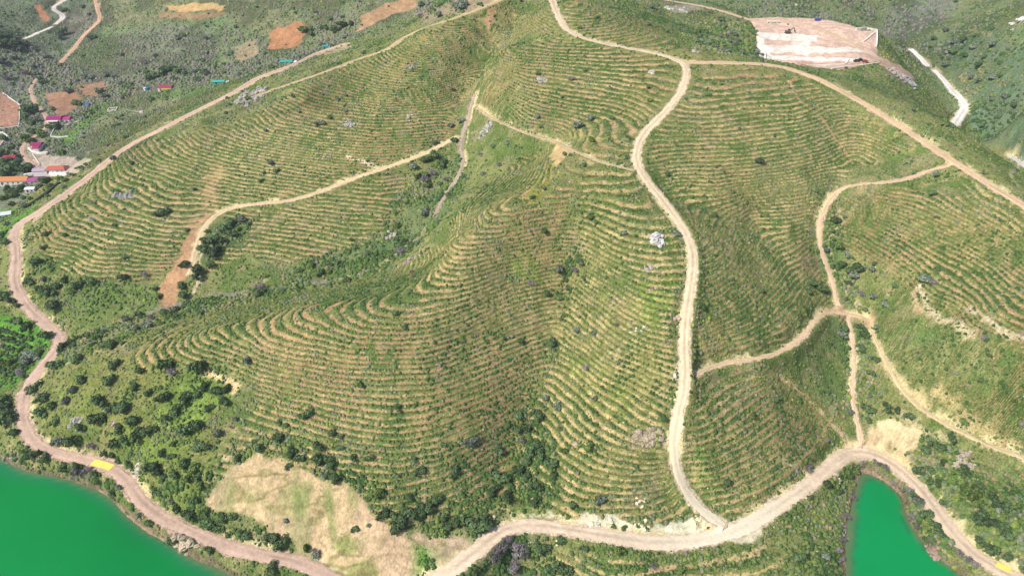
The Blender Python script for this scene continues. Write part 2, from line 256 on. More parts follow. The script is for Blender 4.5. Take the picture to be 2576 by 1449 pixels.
# ------------------------------------------------------------------ regions: (colour, strength, ragged edge m, hard edge m, outline)
PATCH = [
 ((118,130,112), .75, 14, 10, [(-300,-60),(240,-60),(250,60),(150,170),(220,330),(250,380),(120,450),(0,560),(-300,600)]),
 ((122,126,104), .55, 14, 10, [(240,-60),(1150,-60),(1040,60),(880,130),(700,160),(560,210),(300,330),(160,420),(180,300),(150,170),(250,60)]),
 ((104,128,86), .5, 8, 8, [(380,60),(560,40),(700,110),(600,200),(420,190),(250,130),(200,200),(150,180),(260,70)]),
 ((124,122,112), .55, 10, 12, [(300,90),(460,60),(560,110),(520,160),(380,190),(280,170)]),
 ((122,120,116), .55, 9, 9, [(0,190),(160,150),(330,190),(500,190),(560,205),(380,240),(240,215),(100,230),(0,240)]),
 ((108,126,96), .5, 14, 12, [(1640,0),(1900,-40),(2700,-40),(2700,420),(2420,300),(2300,200),(2210,60),(1880,45)]),
 ((96,118,96), .65, 9, 8, [(2320,110),(2480,80),(2700,170),(2700,420),(2560,390),(2440,320),(2400,200)]),
 ((122,122,120), .6, 12, 14, [(2230,20),(2400,-20),(2420,30),(2330,70),(2270,95),(2220,90)]),
 ((128,128,84), .5, 8, 8, [(2230,180),(2300,230),(2400,330),(2500,430),(2640,520),(2500,460),(2380,385),(2240,290),(2100,210),(2000,172),(2100,180)]),
 ((142,130,112), .75, 4, 4, [(2220,175),(2260,170),(2300,205),(2310,225),(2270,220),(2230,200)]),
 ((96,116,80), .6, 5, 5, [(1120,420),(1160,390),(1150,430),(1130,480),(1090,520),(1050,590),(960,650),(850,690),(740,700),(700,680),(800,640),(950,600),(1000,480)]),
 ((78,104,70), .7, 4, 4, [(530,570),(600,540),(650,545),(600,610),(530,650),(500,650),(505,600)]),
 ((104,124,66), .7, 6, 6, [(100,720),(280,700),(420,720),(470,760),(300,800),(190,830),(110,770)]),
 ((110,126,64), .55, 8, 8, [(1330,470),(1480,440),(1580,430),(1640,520),(1500,560),(1380,540),(1260,560)]),
 ((98,124,74), .6, 6, 6, [(2060,470),(2110,480),(2095,560),(2130,700),(2200,800),(2160,1080),(2140,1080),(2130,900),(2080,800),(2100,720),(2060,640)]),
 ((100,126,74), .65, 8, 8, [(2200,820),(2350,830),(2500,870),(2560,940),(2350,960),(2260,960)]),
 ((112,128,80), .3, 8, 8, [(2000,880),(2060,800),(2120,820),(2130,1000),(2110,1080),(2020,970)]),
 ((116,132,82), .6, 8, 8, [(2310,1090),(2450,1150),(2640,1200),(2640,1440),(2480,1400),(2380,1300),(2290,1180)]),
 ((124,134,82), .6, 8, 8, [(1960,1290),(2080,1200),(2150,1180),(2130,1470),(1930,1470)]),
 ((122,130,66), .55, 10, 8, [(80,960),(240,870),(400,900),(600,960),(560,1160),(520,1290),(330,1170),(120,1120)]),
 ((120,142,68), .85, 3, 3, [(470,925),(560,960),(590,1000),(540,1040),(480,1110),(400,1160),(330,1155),(380,1080),(420,1000)]),
 ((84,142,50), .9, 1.5, 2, [(-60,800),(30,795),(95,815),(132,850),(110,905),(30,975),(-60,970)]),
 ((90,142,50), .85, 1.5, 2, [(0,530),(60,520),(95,495),(80,545),(30,600),(0,600)]),
 ((98,140,60), .85, 2, 2, [(185,275),(250,258),(300,262),(240,300),(200,330),(180,380),(120,350),(125,330),(180,325)]),
 ((106,138,72), .7, 2, 2, [(420,225),(560,215),(500,240),(400,250),(370,240)]),
 ((178,132,112), .85, 1.5, 2, [(-60,215),(8,236),(50,264),(48,318),(-60,328)]), ((176,140,118), .9, 1, 1, [(-60,335),(0,338),(20,346),(0,372),(-60,400)]),
 ((170,124,102), .8, 2, 2, [(112,238),(190,222),(205,250),(190,275),(150,296),(125,270)]), ((174,130,106), .75, 2, 2, [(195,218),(262,205),(275,222),(240,245),(210,240)]),
 ((184,130,94), .85, 4, 3, [(682,78),(712,66),(748,52),(772,70),(762,92),(752,118),(708,124),(672,126)]),
 ((186,146,112), .8, 4, 3, [(915,36),(968,12),(1050,-6),(1052,16),(985,38),(950,58),(900,78)]), ((200,164,112), .8, 3.5, 3, [(418,14),(480,10),(572,12),(560,28),(470,30),(425,26)]),
 ((170,132,98), .6, 5, 4, [(395,30),(480,32),(570,34),(500,58),(450,50),(400,45)]), ((190,128,98), .8, 2, 2, [(80,8),(108,20),(128,50),(112,60),(95,35)]),
 ((178,150,124), .6, 4, 4, [(590,120),(640,95),(650,140),(600,160)]), ((196,176,140), .6, 2, 2, [(790,140),(850,112),(885,106),(880,122),(820,140)]),
 ((166,140,128), .55, 5, 5, [(1030,30),(1200,-10),(1260,5),(1180,30),(1060,60)]), ((150,136,130), .6, 4, 4, [(160,40),(230,30),(250,60),(200,90),(160,100),(150,70)]),
 ((196,150,116), .8, 3, 3, [(505,570),(495,630),(480,680),(455,730),(440,770),(402,772),(402,722),(450,650),(480,580),(520,540)]),
 ((196,158,122), .5, 5, 5, [(440,560),(520,540),(500,470),(545,400),(565,400),(560,470),(530,540),(480,590)]),
 ((202,176,136), .93, 4.5, 3, [(655,1126),(735,1178),(820,1215),(925,1240),(940,1285),(975,1330),(1030,1392),(1030,1470),(830,1470),(765,1395),(735,1350),(690,1340),(600,1295),(528,1260),(572,1200)]),
 ((196,176,144), .9, 2, 3, [(1040,1352),(1100,1345),(1182,1352),(1186,1392),(1120,1420),(1085,1418),(1075,1385)]),
 ((96,138,56), .9, 2, 3, [(1035,1375),(1090,1372),(1112,1400),(1095,1470),(1030,1470)]), ((126,140,80), .6, 3.5, 3, [(700,1230),(772,1215),(770,1270),(755,1320),(790,1390),(762,1380),(725,1340)]),
 ((118,140,66), .7, 2.5, 3, [(825,1380),(870,1350),(930,1345),(905,1385),(850,1400)]), ((120,136,70), .6, 3, 3, [(860,1430),(940,1400),(960,1470),(840,1470)]),
 ((214,194,152), .95, 1.2, 1.5, [(2205,1058),(2250,1056),(2300,1075),(2315,1095),(2308,1122),(2270,1132),(2235,1110),(2210,1090)]),
 ((200,176,140), .85, 2, 2, [(2190,1060),(2240,1110),(2310,1165),(2290,1180),(2210,1135),(2130,1125),(2150,1105),(2180,1100)]),
 ((206,176,128), .8, 2, 2, [(1378,340),(1412,350),(1450,385),(1412,400),(1395,420),(1378,395),(1395,370)]), ((148,140,62), .8, 3, 3, [(1395,400),(1400,440),(1350,500),(1310,520),(1345,460)]),
 ((200,164,132), .85, 2.5, 3, [(2070,768),(2120,770),(2175,778),(2205,800),(2195,818),(2130,808),(2085,792)]), ((206,186,140), .85, 2, 2, [(2196,840),(2225,870),(2255,905),(2295,965),(2340,1020),(2400,1060),(2390,1078),(2300,1030),(2255,1000),(2225,940)]),
 ((206,190,150), .85, 2.2, 2, [(2380,1275),(2430,1300),(2470,1370),(2560,1400),(2576,1430),(2500,1425),(2430,1380),(2390,1310)]),
 ((222,216,184), .95, 1.8, 1.5, [(1325,1286),(1385,1288),(1450,1308),(1462,1292),(1500,1300),(1530,1290),(1560,1305),(1640,1325),(1740,1300),(1765,1335),(1700,1350),(1600,1348),(1480,1328),(1400,1312),(1340,1304)]),
 ((226,214,182), .85, 1.5, 1.5, [(1750,1290),(1850,1305),(1930,1270),(1900,1310),(1920,1350),(1880,1368),(1780,1360)]),
 ((196,178,146), .8, 1.2, 1.2, [(2085,1185),(2125,1140),(2185,1150),(2210,1168),(2240,1195),(2280,1230),(2260,1225),(2230,1190),(2195,1165),(2140,1170),(2100,1200)]),
 ((150,138,118), .65, 2, 2, [(1590,1082),(1680,1080),(1690,1110),(1600,1130),(1560,1120)]), ((154,126,112), .55, 3, 3, [(2000,650),(2060,640),(2060,700),(2010,700)]),
 ((214,182,162), .96, .8, 1, [(1885,48),(1960,44),(2060,48),(2120,60),(2165,78),(2204,82),(2206,118),(2216,158),(2090,176),(2016,163),(1935,152),(1903,94)]),
 ((236,230,220), .95, 1.2, 1, [(1905,94),(1935,152),(1945,150),(1918,92)]),
 ((236,228,212), .9, 1.8, 1.2, [(1906,80),(2055,90),(2057,106),(1908,99)]), ((236,228,214), .85, 2.2, 1.2, [(1914,113),(2000,115),(2080,121),(2178,123),(2172,135),(2060,136),(1920,131)]),
 ((236,230,218), .85, 2.2, 1.2, [(1926,138),(2060,146),(2165,148),(2165,156),(2050,154),(1932,148)]), ((234,226,212), .7, 3, 2, [(1990,104),(2035,108),(2030,140),(2000,140)]),
 ((232,232,214), .85, 1, 1, [(2016,161),(2080,161),(2150,159),(2095,175),(2075,173)]), ((176,130,112), .6, 2, 2, [(1935,152),(2100,158),(2165,158),(2160,176),(2060,172)]),
 ((206,170,146), .85, 3, 3, [(2200,135),(2240,155),(2300,195),(2290,215),(2240,180),(2205,160)]),
 ((170,160,146), .7, 3, 3, [(1660,18),(1720,10),(1770,22),(1700,36)]), ((176,168,100), .6, 3, 3, [(1430,330),(1520,350),(1500,365),(1420,345)]),
 ((90,118,66), .7, 6, 6, [(900,868),(985,872),(1000,925),(960,935),(905,905)]), ((122,146,62), .8, 5, 5, [(1600,712),(1700,700),(1712,790),(1640,800),(1590,760)]), ((120,144,66), .7, 5, 5, [(1270,640),(1380,620),(1400,700),(1320,720)]), ((124,142,66), .6, 6, 6, [(1420,880),(1500,920),(1600,1010),(1560,1060),(1440,960)]), ((112,140,64), .7, 4, 4, [(1740,1100),(1780,1130),(1780,1240),(1730,1230)]),
 ((192,172,158), .75, 1.5, 2, [(100,430),(60,420),(95,400),(110,390),(190,395),(200,420),(175,440),(120,446)]), ((176,156,140), .6, 2, 2, [(60,350),(110,350),(120,385),(95,420),(70,400)]), ((196,180,160), .7, 1.5, 2, [(175,420),(215,398),(230,402),(200,430),(180,446)]), ((196,172,140), .7, 2, 2, [(75,545),(110,518),(150,490),(158,498),(110,540),(85,560)]),
 ((160,140,120), .4, 8, 8, [(1520,1290),(1240,1300),(1190,1290),(1300,1310)]),
]
# terraced ground: (strength, soil share, soil tint 0 cream..1 reddish, outline)
TERR = [
 (1, .52, .6, [(330,890),(390,845),(560,790),(760,735),(900,690),(1000,662),(1100,622),(1250,558),(1340,510),(1400,470),(1450,440),(1455,620),(1440,700),(1405,820),(1385,905),(1350,1000),(1310,1110),(1270,1220),(1240,1290),(1170,1310),(1040,1330),(975,1320),(930,1240),(820,1200),(740,1170),(655,1118),(560,1200),(520,1190),(570,1120),(640,1060),(640,990),(560,925),(450,905),(360,935)]),
 (1, .40, -.05, [(1452,440),(1590,420),(1640,480),(1700,560),(1735,640),(1715,820),(1705,960),(1675,1080),(1670,1180),(1700,1250),(1760,1315),(1640,1325),(1500,1290),(1440,1300),(1330,1285),(1245,1290),(1272,1220),(1312,1110),(1352,1000),(1387,905),(1407,820),(1442,700),(1457,620)]),
 (1, .52, .3, [(1640,470),(1900,478),(2085,475),(2050,560),(2055,640),(2090,720),(2110,770),(2050,790),(2000,870),(1900,897),(1760,925),(1738,860),(1750,700),(1758,620),(1700,520)]),
 (1, .75, .1, [(1745,955),(1850,920),(1960,935),(2040,1000),(2105,1080),(2080,1130),(1980,1210),(1880,1290),(1800,1295),(1725,1215),(1710,1100)]),
 (1, .42, .35, [(1745,195),(1900,172),(2000,190),(2100,245),(2200,305),(2290,370),(2200,400),(2130,455),(1900,478),(1700,492),(1620,420),(1640,345),(1720,250)]),
 (1, .42, .4, [(1230,160),(1350,100),(1420,95),(1540,125),(1690,150),(1715,190),(1690,240),(1610,320),(1585,400),(1500,370),(1400,335),(1300,330),(1215,285),(1200,240)]),
 (1, .38, .6, [(1385,0),(1400,90),(1300,100),(1220,190),(1175,250),(1145,340),(1050,385),(900,440),(740,495),(600,505),(520,560),(460,640),(400,710),(250,705),(140,680),(80,600),(130,520),(250,430),(380,350),(480,335),(640,290),(740,228),(850,178),(1000,120),(1100,70),(1270,12)]),
 (.9, .35, .5, [(1420,0),(1540,30),(1700,75),(1740,130),(1600,118),(1450,85),(1415,40)]),
 (1, .45, .3, [(1120,570),(1200,480),(1330,385),(1390,365),(1400,420),(1330,500),(1250,560),(1120,598)]),
 (1, .4, .4, [(560,535),(740,515),(900,462),(1010,430),(1040,480),(980,600),(830,640),(700,665),(620,640),(510,700),(520,620),(620,600)]),
 (1, .42, .6, [(2110,500),(2300,470),(2420,500),(2700,620),(2700,1030),(2560,900),(2450,850),(2340,790),(2240,690),(2130,640),(2090,560)]),
 (.9, .45, .5, [(2480,870),(2700,950),(2700,1200),(2560,1140),(2420,1070),(2300,960),(2360,930),(2480,980)]),
 (.9, .45, .15, [(1400,1400),(1650,1400),(1950,1370),(1990,1470),(1390,1470)]),
 (.8, .3, .4, [(2420,440),(2700,580),(2700,640),(2560,580),(2430,500)]),
 (.7, .4, .3, [(2330,1130),(2640,1230),(2640,1300),(2450,1260),(2350,1190)]),
 (.7, .35, .4, [(2200,820),(2330,800),(2470,860),(2480,930),(2330,930),(2250,900)]),
 (.7, .3, .3, [(1400,410),(1580,430),(1640,470),(1450,450)]),
 (.7, .34, .3, [(1290,300),(1420,345),(1590,405),(1580,430),(1450,385),(1380,345),(1260,335)]),
 (.6, .3, .4, [(2310,1100),(2450,1150),(2640,1200),(2640,1240),(2450,1200),(2330,1140)]),
]
# ------------------------------------------------------------------ the sheet of land
_ys = [95.0]
while _ys[-1] < 1180: _ys.append(_ys[-1]*1.0016)
while _ys[-1] < 6000: _ys.append(_ys[-1]*1.02)
YS = np.array(_ys); NC = 1500; SU = np.linspace(-1, 1, NC)
SM = 1.0 + .62*np.clip((420-YS)/270, 0, 1)
X = YS[:,None]*SM[:,None]*SU[None]; Y = YS[:,None] + 0*SU[None]
NR = len(YS)
ZB = hbase(X, Y)
def window(x0, x1, y0, y1):
    r0 = max(0, np.searchsorted(YS, y0)-1); r1 = min(NR, np.searchsorted(YS, y1)+1)
    if r1 <= r0: return None
    w = YS[r0:r1]*SM[r0:r1]; lo = min((x0/w).min(), (x0/w).max()); hi = max((x1/w).max(), (x1/w).min())
    c0 = int(np.clip((lo+1)/2*(NC-1)-1, 0, NC)); c1 = int(np.clip((hi+1)/2*(NC-1)+2, 0, NC))
    return None if c1 <= c0 else (slice(r0, r1), slice(c0, c1))
def inside(poly, ragged, soft, seed):
    """signed distance of the land points to an outline, roughened; returns window and mask"""
    P = poly; m = ragged+soft+3
    w = window(P[:,0].min()-m, P[:,0].max()+m, P[:,1].min()-m, P[:,1].max()+m)
    if w is None: return None, None
    x, y = X[w], Y[w]; d2 = np.full(x.shape, 1e12); ins = np.zeros(x.shape, bool)
    for a, b in zip(P, np.roll(P, -1, 0)):
        e = b-a; L = (e**2).sum() + 1e-9; t = np.clip(((x-a[0])*e[0]+(y-a[1])*e[1])/L, 0, 1)
        d2 = np.minimum(d2, (x-a[0]-t*e[0])**2+(y-a[1]-t*e[1])**2)
        c = (a[1] > y) != (b[1] > y)
        if abs(e[1]) > 1e-9: ins ^= c & (x < a[0]+(y-a[1])*e[0]/e[1])
    d = np.sqrt(d2)*np.where(ins, 1, -1)
    d = d + ragged*2.2*(fbm(x, y, max(1.6, ragged*2.5), 3, seed)-.5)
    return w, sstep(-soft/2, soft/2, d)
def along(P, half, fn):
    """visit the land points near a line; fn(window, distance, parameter t of segment, i)"""
    for i in range(len(P)-1):
        a, b = P[i], P[i+1]
        w = window(min(a[0],b[0])-half, max(a[0],b[0])+half, min(a[1],b[1])-half, max(a[1],b[1])+half)
        if w is None: continue
        e = b-a; L = (e**2).sum()+1e-9; x, y = X[w], Y[w]
        t = np.clip(((x-a[0])*e[0]+(y-a[1])*e[1])/L, 0, 1)
        fn(w, np.hypot(x-a[0]-t*e[0], y-a[1]-t*e[1]), t, i)
def resample(P, d):
    s = np.concatenate([[0], np.cumsum(np.hypot(*(P[1:]-P[:-1]).T))]); n = max(2, int(s[-1]/d)+1)
    q = np.linspace(0, s[-1], n); return np.stack([np.interp(q, s, P[:,0]), np.interp(q, s, P[:,1])], 1)
def smooth(a, k):
    for _ in range(k):
        b = a.copy(); b[1:-1] = (a[:-2]+2*a[1:-1]+a[2:])/4; a = b
    return a
# --- terraces
TM = np.zeros_like(X); TS = np.zeros_like(X)+.4; TT = np.zeros_like(X)+.4; TD = np.zeros_like(X)+1.5
STEP = [1.36,1.55,1.3,1.75,1.08,1.1,.92,.95,1.1,1.0,1.25,1.35,1.5,1.2,1.4,1.4,1.3,1.1,1.3]
for k, (st, sh, ti, poly) in enumerate(TERR):
    w, m = inside(at_path(poly, 60), 4, 5, 100+k)
    if w is None: continue
    TD[w] = np.where(m > TM[w], STEP[k], TD[w]); TS[w] = np.where(m > TM[w], sh, TS[w]); TT[w] = np.where(m > TM[w], ti, TT[w]); TM[w] = np.maximum(TM[w], m*st)
# --- roads: distance and level
RD = np.full(X.shape, 99.0); RZ = ZB.copy(); RW = np.zeros_like(X)+4
ROADW = []
for name, wd, colr, pts in ROADS:
    P = resample(at_path(pts, 14), 3.0); P = smooth(P, 6)
    zc = smooth(hbase(P[:,0], P[:,1]), 12); ROADW.append((name, wd, colr, P, zc))
    def fn(w, d, t, i):
        dd = d - wd/2; m = dd < RD[w]
        RD[w] = np.where(m, dd, RD[w]); RZ[w] = np.where(m, zc[i]*(1-t)+zc[i+1]*t, RZ[w])
    along(P, wd/2+7, fn)
rk = 1 - sstep(.3, 4.5, RD)                       # 1 on the road, fades over the banks
TM *= sstep(.0, 3.0, RD)
# --- heights
DZ = TD
ph = ZB/DZ + .55*(fbm(X, Y, 26, 2, 21)-.5) + .24*(fbm(X, Y, 4, 2, 22)-.5)
kf = np.floor(ph); F = ph-kf
g = (np.where(F < .5, F*.4, .2+(F-.5)*(1-.2)/.5) - F)*(.8+.85*fbm(X, Y, 18, 2, 23))
NEAR = 1 - sstep(900, 1300, Y)
lump = (fbm(X, Y, 7, 3, 5)-.5)*1.3 + (fbm(X, Y, 1.6, 2, 6)-.5)*.55
Z = ZB + TM*g*DZ + lump*(1-.6*TM)*sstep(-.5, 2.5, ZB)*NEAR*(1-rk)
Z = Z*(1-rk) + (RZ + .08*(fbm(X, Y, 2.5, 2, 9)-.5))*rk
Z = np.where(ZB < .8, np.minimum(Z, ZB+.35), Z)
# --- colours
def mix(a, b, m): return a + (b-a)*m[..., None]
n1, n2, n3, n4 = fbm(X, Y, 70, 3, 31), fbm(X, Y, 14, 3, 32), fbm(X, Y, 3.2, 2, 33), vnoise(X*1.3, Y*1.1)
BARE = np.zeros(X.shape); COL = np.zeros(X.shape+(3,)) + lin((128,132,82))
COL = mix(COL, lin((98,116,62)), sstep(.42, .62, n2))
COL = mix(COL, lin((140,134,84)), sstep(.5, .72, n1)*.6)
COL = mix(COL, lin((146,136,104)), sstep(.56, .75, fbm(X, Y, 9, 3, 34))*.55)
COL = mix(COL, lin((176,156,118)), sstep(.66, .8, fbm(X, Y, 5, 3, 35))*.6*(1-TM))
for k, (c, st, rg, so, poly) in enumerate(PATCH):
    w, m = inside(at_path(poly, 60), rg, so, 200+k)
    if w is None: continue
    soil = c[0] > 165
    tint = lin(c)*(1 + (.30 if soil else .55)*(n2[w]-.5)[..., None] + (.22 if soil else .4)*(n3[w]-.5)[..., None])
    if soil: BARE[w] = np.maximum(BARE[w], m*st)
    COL[w] = COL[w] + (tint-COL[w])*(m*st*(1 if soil else .85+.15*n4[w]))[..., None]
    if soil and st >= .8: TM[w] = TM[w]*(1-m*.9)
# bare risers of the terraces
wob = fbm(X, Y, 3.0, 3, 41); reg = fbm(X, Y, 34, 3, 42); brk = fbm(X, Y, 1.5, 2, 43)
share = TS*(.15+.9*(reg-.1))*(.3+1.1*fbm(X, Y, 15, 2, 44))
edge = np.abs(F-.74)/.25 + (wob-.5)*1.7 + (brk-.5)*1.3
soilm = TM*(1-sstep(share*1.3, share*1.3+.26, edge))
tt = np.clip(TT + (fbm(X, Y, 45, 2, 45)-.5)*1.6, 0, 1)
SOIL = mix(np.zeros_like(COL)+lin((198,176,126)), lin((178,138,106)), np.clip(tt+.12, 0, 1))
SOIL *= (.78+.5*brk)[..., None]
# treads: darker green scrub, dry grass
veg = sstep(.40, .6, fbm(X, Y, 2.4, 2, 46))
COL = mix(COL, lin((78,102,54)), TM*veg*sstep(.5, .25, np.abs(F-.2))*.8)
COL = mix(COL, lin((142,138,84)), TM*sstep(.52, .7, fbm(X, Y, 18, 3, 47))*.45)
COL = mix(COL, SOIL, soilm*.8)
COL = mix(COL, lin((60,70,38)), TM*np.exp(-((F-.46)/.10)**2)*.75*sstep(.28, .5, wob))  # shadow line under each riser, painted into the ground colour
# traces
for k, (wd, c, st, pts) in enumerate(TRACES):
    P = resample(at_path(pts, 14), 4.0)
    M = {}
    def fn(w, d, t, i):
        x, y = X[w], Y[w]
        m = 1-sstep(-.5, .7, d-wd/2+(fbm(x, y, 2.2, 2, 300+k)-.5)*2.4)
        m = m*st; TR[w] = np.maximum(TR[w], m)
    TR = np.zeros_like(X); along(P, wd/2+3, fn)
    COL = mix(COL, lin(c), TR)
# roadside: soil of each road spills over its edge, cut banks show bare earth
RC = np.zeros_like(COL)
RDC = np.full(X.shape, 99.0)
for name, wd, colr, P, zc in ROADW:
    c = lin(colr)
    def fn(w, d, t, i):
        dd = d-wd/2; m = dd < RDC[w]; RDC[w] = np.where(m, dd, RDC[w]); RC[w] = np.where(m[..., None], c, RC[w])
    along(P, wd/2+6, fn)
er = RDC + (fbm(X, Y, 2.6, 3, 51)-.5)*2.6
COL = mix(COL, RC*(.9+.35*(n4-.5))[..., None], (1-sstep(.1, .9, er))*(RDC < 6))
bank = (ZB-RZ > .25) & (RDC < 5)
COL = mix(COL, lin((214,198,150)), bank*sstep(.42, .6, fbm(X, Y, 8, 3, 52))*(1-sstep(1.2, 3.0, er))*.8)
# wet rim of the lake
rim = (1-sstep(.25, 1.5, ZB+(n3-.5)*1.2))*(Y < 330)
COL = mix(COL, lin((112,98,84)), rim*.85); COL = mix(COL, lin((170,146,122)), rim*sstep(.5, .68, n2)*.6)
COL = mix(COL, lin((40,74,44)), (ZB < -.2)*1.0)
sl = BARE*(Y < 235)*(X < 20)*(X > -150)
COL = mix(COL, lin((128,124,76)), sl*sstep(.08, .0, np.abs(fbm(X, Y*2.6, 17, 3, 85)-.5)-.012)*.75)
COL = mix(COL, lin((124,138,80)), sl*sstep(.55, .68, fbm(X*2.2+Y*.6, Y*.55, 20, 3, 86))*.75)
COL = mix(COL, lin((198,168,142)), sl*sstep(.5, .65, fbm(X, Y, 26, 2, 87))*.5)
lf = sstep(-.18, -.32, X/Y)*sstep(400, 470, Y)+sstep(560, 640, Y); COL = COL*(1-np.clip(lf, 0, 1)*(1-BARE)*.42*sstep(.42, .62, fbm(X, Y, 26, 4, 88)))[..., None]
farm = sstep(1000, 1300, Y); COL = mix(COL, lin((104,116,92)), farm*.8)
COL = np.clip(COL*(1 + .5*(vnoise(X*2.1+9, Y*1.7)-.5) + .3*(n3-.5))[..., None], .004, .9)

def sample(A, x, y):
    x = np.atleast_1d(np.asarray(x, float)); y = np.atleast_1d(np.asarray(y, float))
    r = np.clip(np.searchsorted(YS, y)-1, 0, NR-2); fr = np.clip((y-YS[r])/(YS[r+1]-YS[r]), 0, 1)
    sm = SM[r]*(1-fr)+SM[r+1]*fr; c = np.clip((x/(y*sm)+1)/2*(NC-1), 0, NC-1.001); ci = c.astype(int); fc = c-ci
    return (A[r,ci]*(1-fc)+A[r,ci+1]*fc)*(1-fr)+(A[r+1,ci]*(1-fc)+A[r+1,ci+1]*fc)*fr
def gz(x, y): return sample(Z, x, y)

# ------------------------------------------------------------------ materials
def nodes(name, rough=1.0, spec=0.0):
    m = bpy.data.materials.new(name); m.use_nodes = True; t = m.node_tree; p = t.nodes['Principled BSDF']
    p.inputs['Roughness'].default_value = rough; p.inputs['Specular IOR Level'].default_value = spec
    return m, t, p
def mat_attr(name, scale=0, amt=.3, rough=1.0, bump=0.0, rnd=0.0, spec=0.0):
    m, t, p = nodes(name, rough, spec)
    a = t.nodes.new('ShaderNodeAttribute'); a.attribute_name = 'tint'; out = a.outputs['Color']
    if scale:
        g_ = t.nodes.new('ShaderNodeNewGeometry'); n = t.nodes.new('ShaderNodeTexNoise'); n.inputs['Scale'].default_value = scale; n.inputs['Detail'].default_value = 4
        t.links.new(g_.outputs['Position'], n.inputs['Vector'])
        r = t.nodes.new('ShaderNodeMapRange'); r.inputs['From Min'].default_value = .3; r.inputs['From Max'].default_value = .7
        r.inputs['To Min'].default_value = 1-amt; r.inputs['To Max'].default_value = 1+amt; t.links.new(n.outputs['Fac'], r.inputs['Value'])
        mx = t.nodes.new('ShaderNodeMix'); mx.inputs[2].default_value = 1.0; t.links.new(a.outputs['Alpha'], mx.inputs[0]); t.links.new(r.outputs[0], mx.inputs[3])
        v = t.nodes.new('ShaderNodeVectorMath'); v.operation = 'SCALE'; t.links.new(out, v.inputs[0]); t.links.new(mx.outputs[0], v.inputs['Scale']); out = v.outputs[0]
        if bump:
            b = t.nodes.new('ShaderNodeBump'); b.inputs['Strength'].default_value = bump; b.inputs['Distance'].default_value = .4
            t.links.new(n.outputs['Fac'], b.inputs['Height']); t.links.new(b.outputs[0], p.inputs['Normal'])
    if rnd:
        oi = t.nodes.new('ShaderNodeObjectInfo'); r = t.nodes.new('ShaderNodeMapRange'); r.inputs['To Min'].default_value = 1-rnd; r.inputs['To Max'].default_value = 1+rnd
        t.links.new(oi.outputs['Random'], r.inputs['Value']); v = t.nodes.new('ShaderNodeVectorMath'); v.operation = 'SCALE'
        t.links.new(out, v.inputs[0]); t.links.new(r.outputs[0], v.inputs['Scale']); out = v.outputs[0]
    t.links.new(out, p.inputs['Base Color']); return m
_mc = {}
def mat_col(c, rough=.9, spec=.1, k=.86, scale=1.5, amt=.12):
    key = (tuple(c), rough, spec, scale, amt)
    if key in _mc: return _mc[key]
    m, t, p = nodes('surface_%d_%d_%d' % tuple(c), rough, spec)
    l = lin(c, k); tc = t.nodes.new('ShaderNodeTexCoord'); n = t.nodes.new('ShaderNodeTexNoise'); n.inputs['Scale'].default_value = scale; n.inputs['Detail'].default_value = 4
    t.links.new(tc.outputs['Object'], n.inputs['Vector'])
    cr = t.nodes.new('ShaderNodeValToRGB'); cr.color_ramp.elements[0].position = .3; cr.color_ramp.elements[1].position = .7
    cr.color_ramp.elements[0].color = (*np.clip(l*(1-amt), 0, .9), 1); cr.color_ramp.elements[1].color = (*np.clip(l*(1+amt), 0, .9), 1)
    t.links.new(n.outputs['Fac'], cr.inputs[0]); t.links.new(cr.outputs[0], p.inputs['Base Color']); _mc[key] = m; return m
M_LAND = mat_attr('land', 1.5, .42, 1.0, .8); M_ROAD = mat_attr('road_dirt', .9, .10, 1.0, .2)
M_LEAF = mat_attr('foliage', 0, 0, .8, 0, .32); M_ROCK = mat_attr('rock', 1.4, .22, .95, .5, .08)

def mesh_obj(name, V, Fq, mat, col=None, parent=None, smooth_=False):
    """V (n,3), Fq (m,4) or (m,3) array or list of polygons; col per vertex"""
    me = bpy.data.meshes.new(name)
    if isinstance(Fq, np.ndarray):
        k = Fq.shape[1]; me.vertices.add(len(V)); me.vertices.foreach_set('co', np.asarray(V, 'f4').ravel())
        me.loops.add(Fq.size); me.loops.foreach_set('vertex_index', Fq.astype('i4').ravel())
        me.polygons.add(len(Fq)); me.polygons.foreach_set('loop_start', np.arange(len(Fq), dtype='i4')*k)
    else:
        me.from_pydata([tuple(map(float, v)) for v in V], [], [tuple(int(i) for i in f) for f in Fq])
    if col is not None:
        ca = me.color_attributes.new('tint', 'FLOAT_COLOR', 'POINT'); c4 = np.ones((len(V), 4), 'f4'); c4[:, :col.shape[1]] = col
        ca.data.foreach_set('color', c4.ravel())
    me.update(calc_edges=True); me.validate()
    if smooth_: me.polygons.foreach_set('use_smooth', np.ones(len(me.polygons), bool))
    me.materials.append(mat); o = bpy.data.objects.new(name, me); scene.collection.objects.link(o)
    if parent is not None: o.parent = parent
    return o
def tag(o, label=None, cat=None, group=None, kind=None):
    if label: o['label'] = label
    if cat: o['category'] = cat
    if group: o['group'] = group
    if kind: o['kind'] = kind
    return o
_i = np.arange(NR*NC).reshape(NR, NC)
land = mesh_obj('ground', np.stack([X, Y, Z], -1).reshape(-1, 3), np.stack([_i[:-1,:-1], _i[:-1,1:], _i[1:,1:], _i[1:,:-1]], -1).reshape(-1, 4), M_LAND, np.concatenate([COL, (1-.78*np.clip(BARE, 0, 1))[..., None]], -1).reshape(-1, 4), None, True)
tag(land, kind='structure')
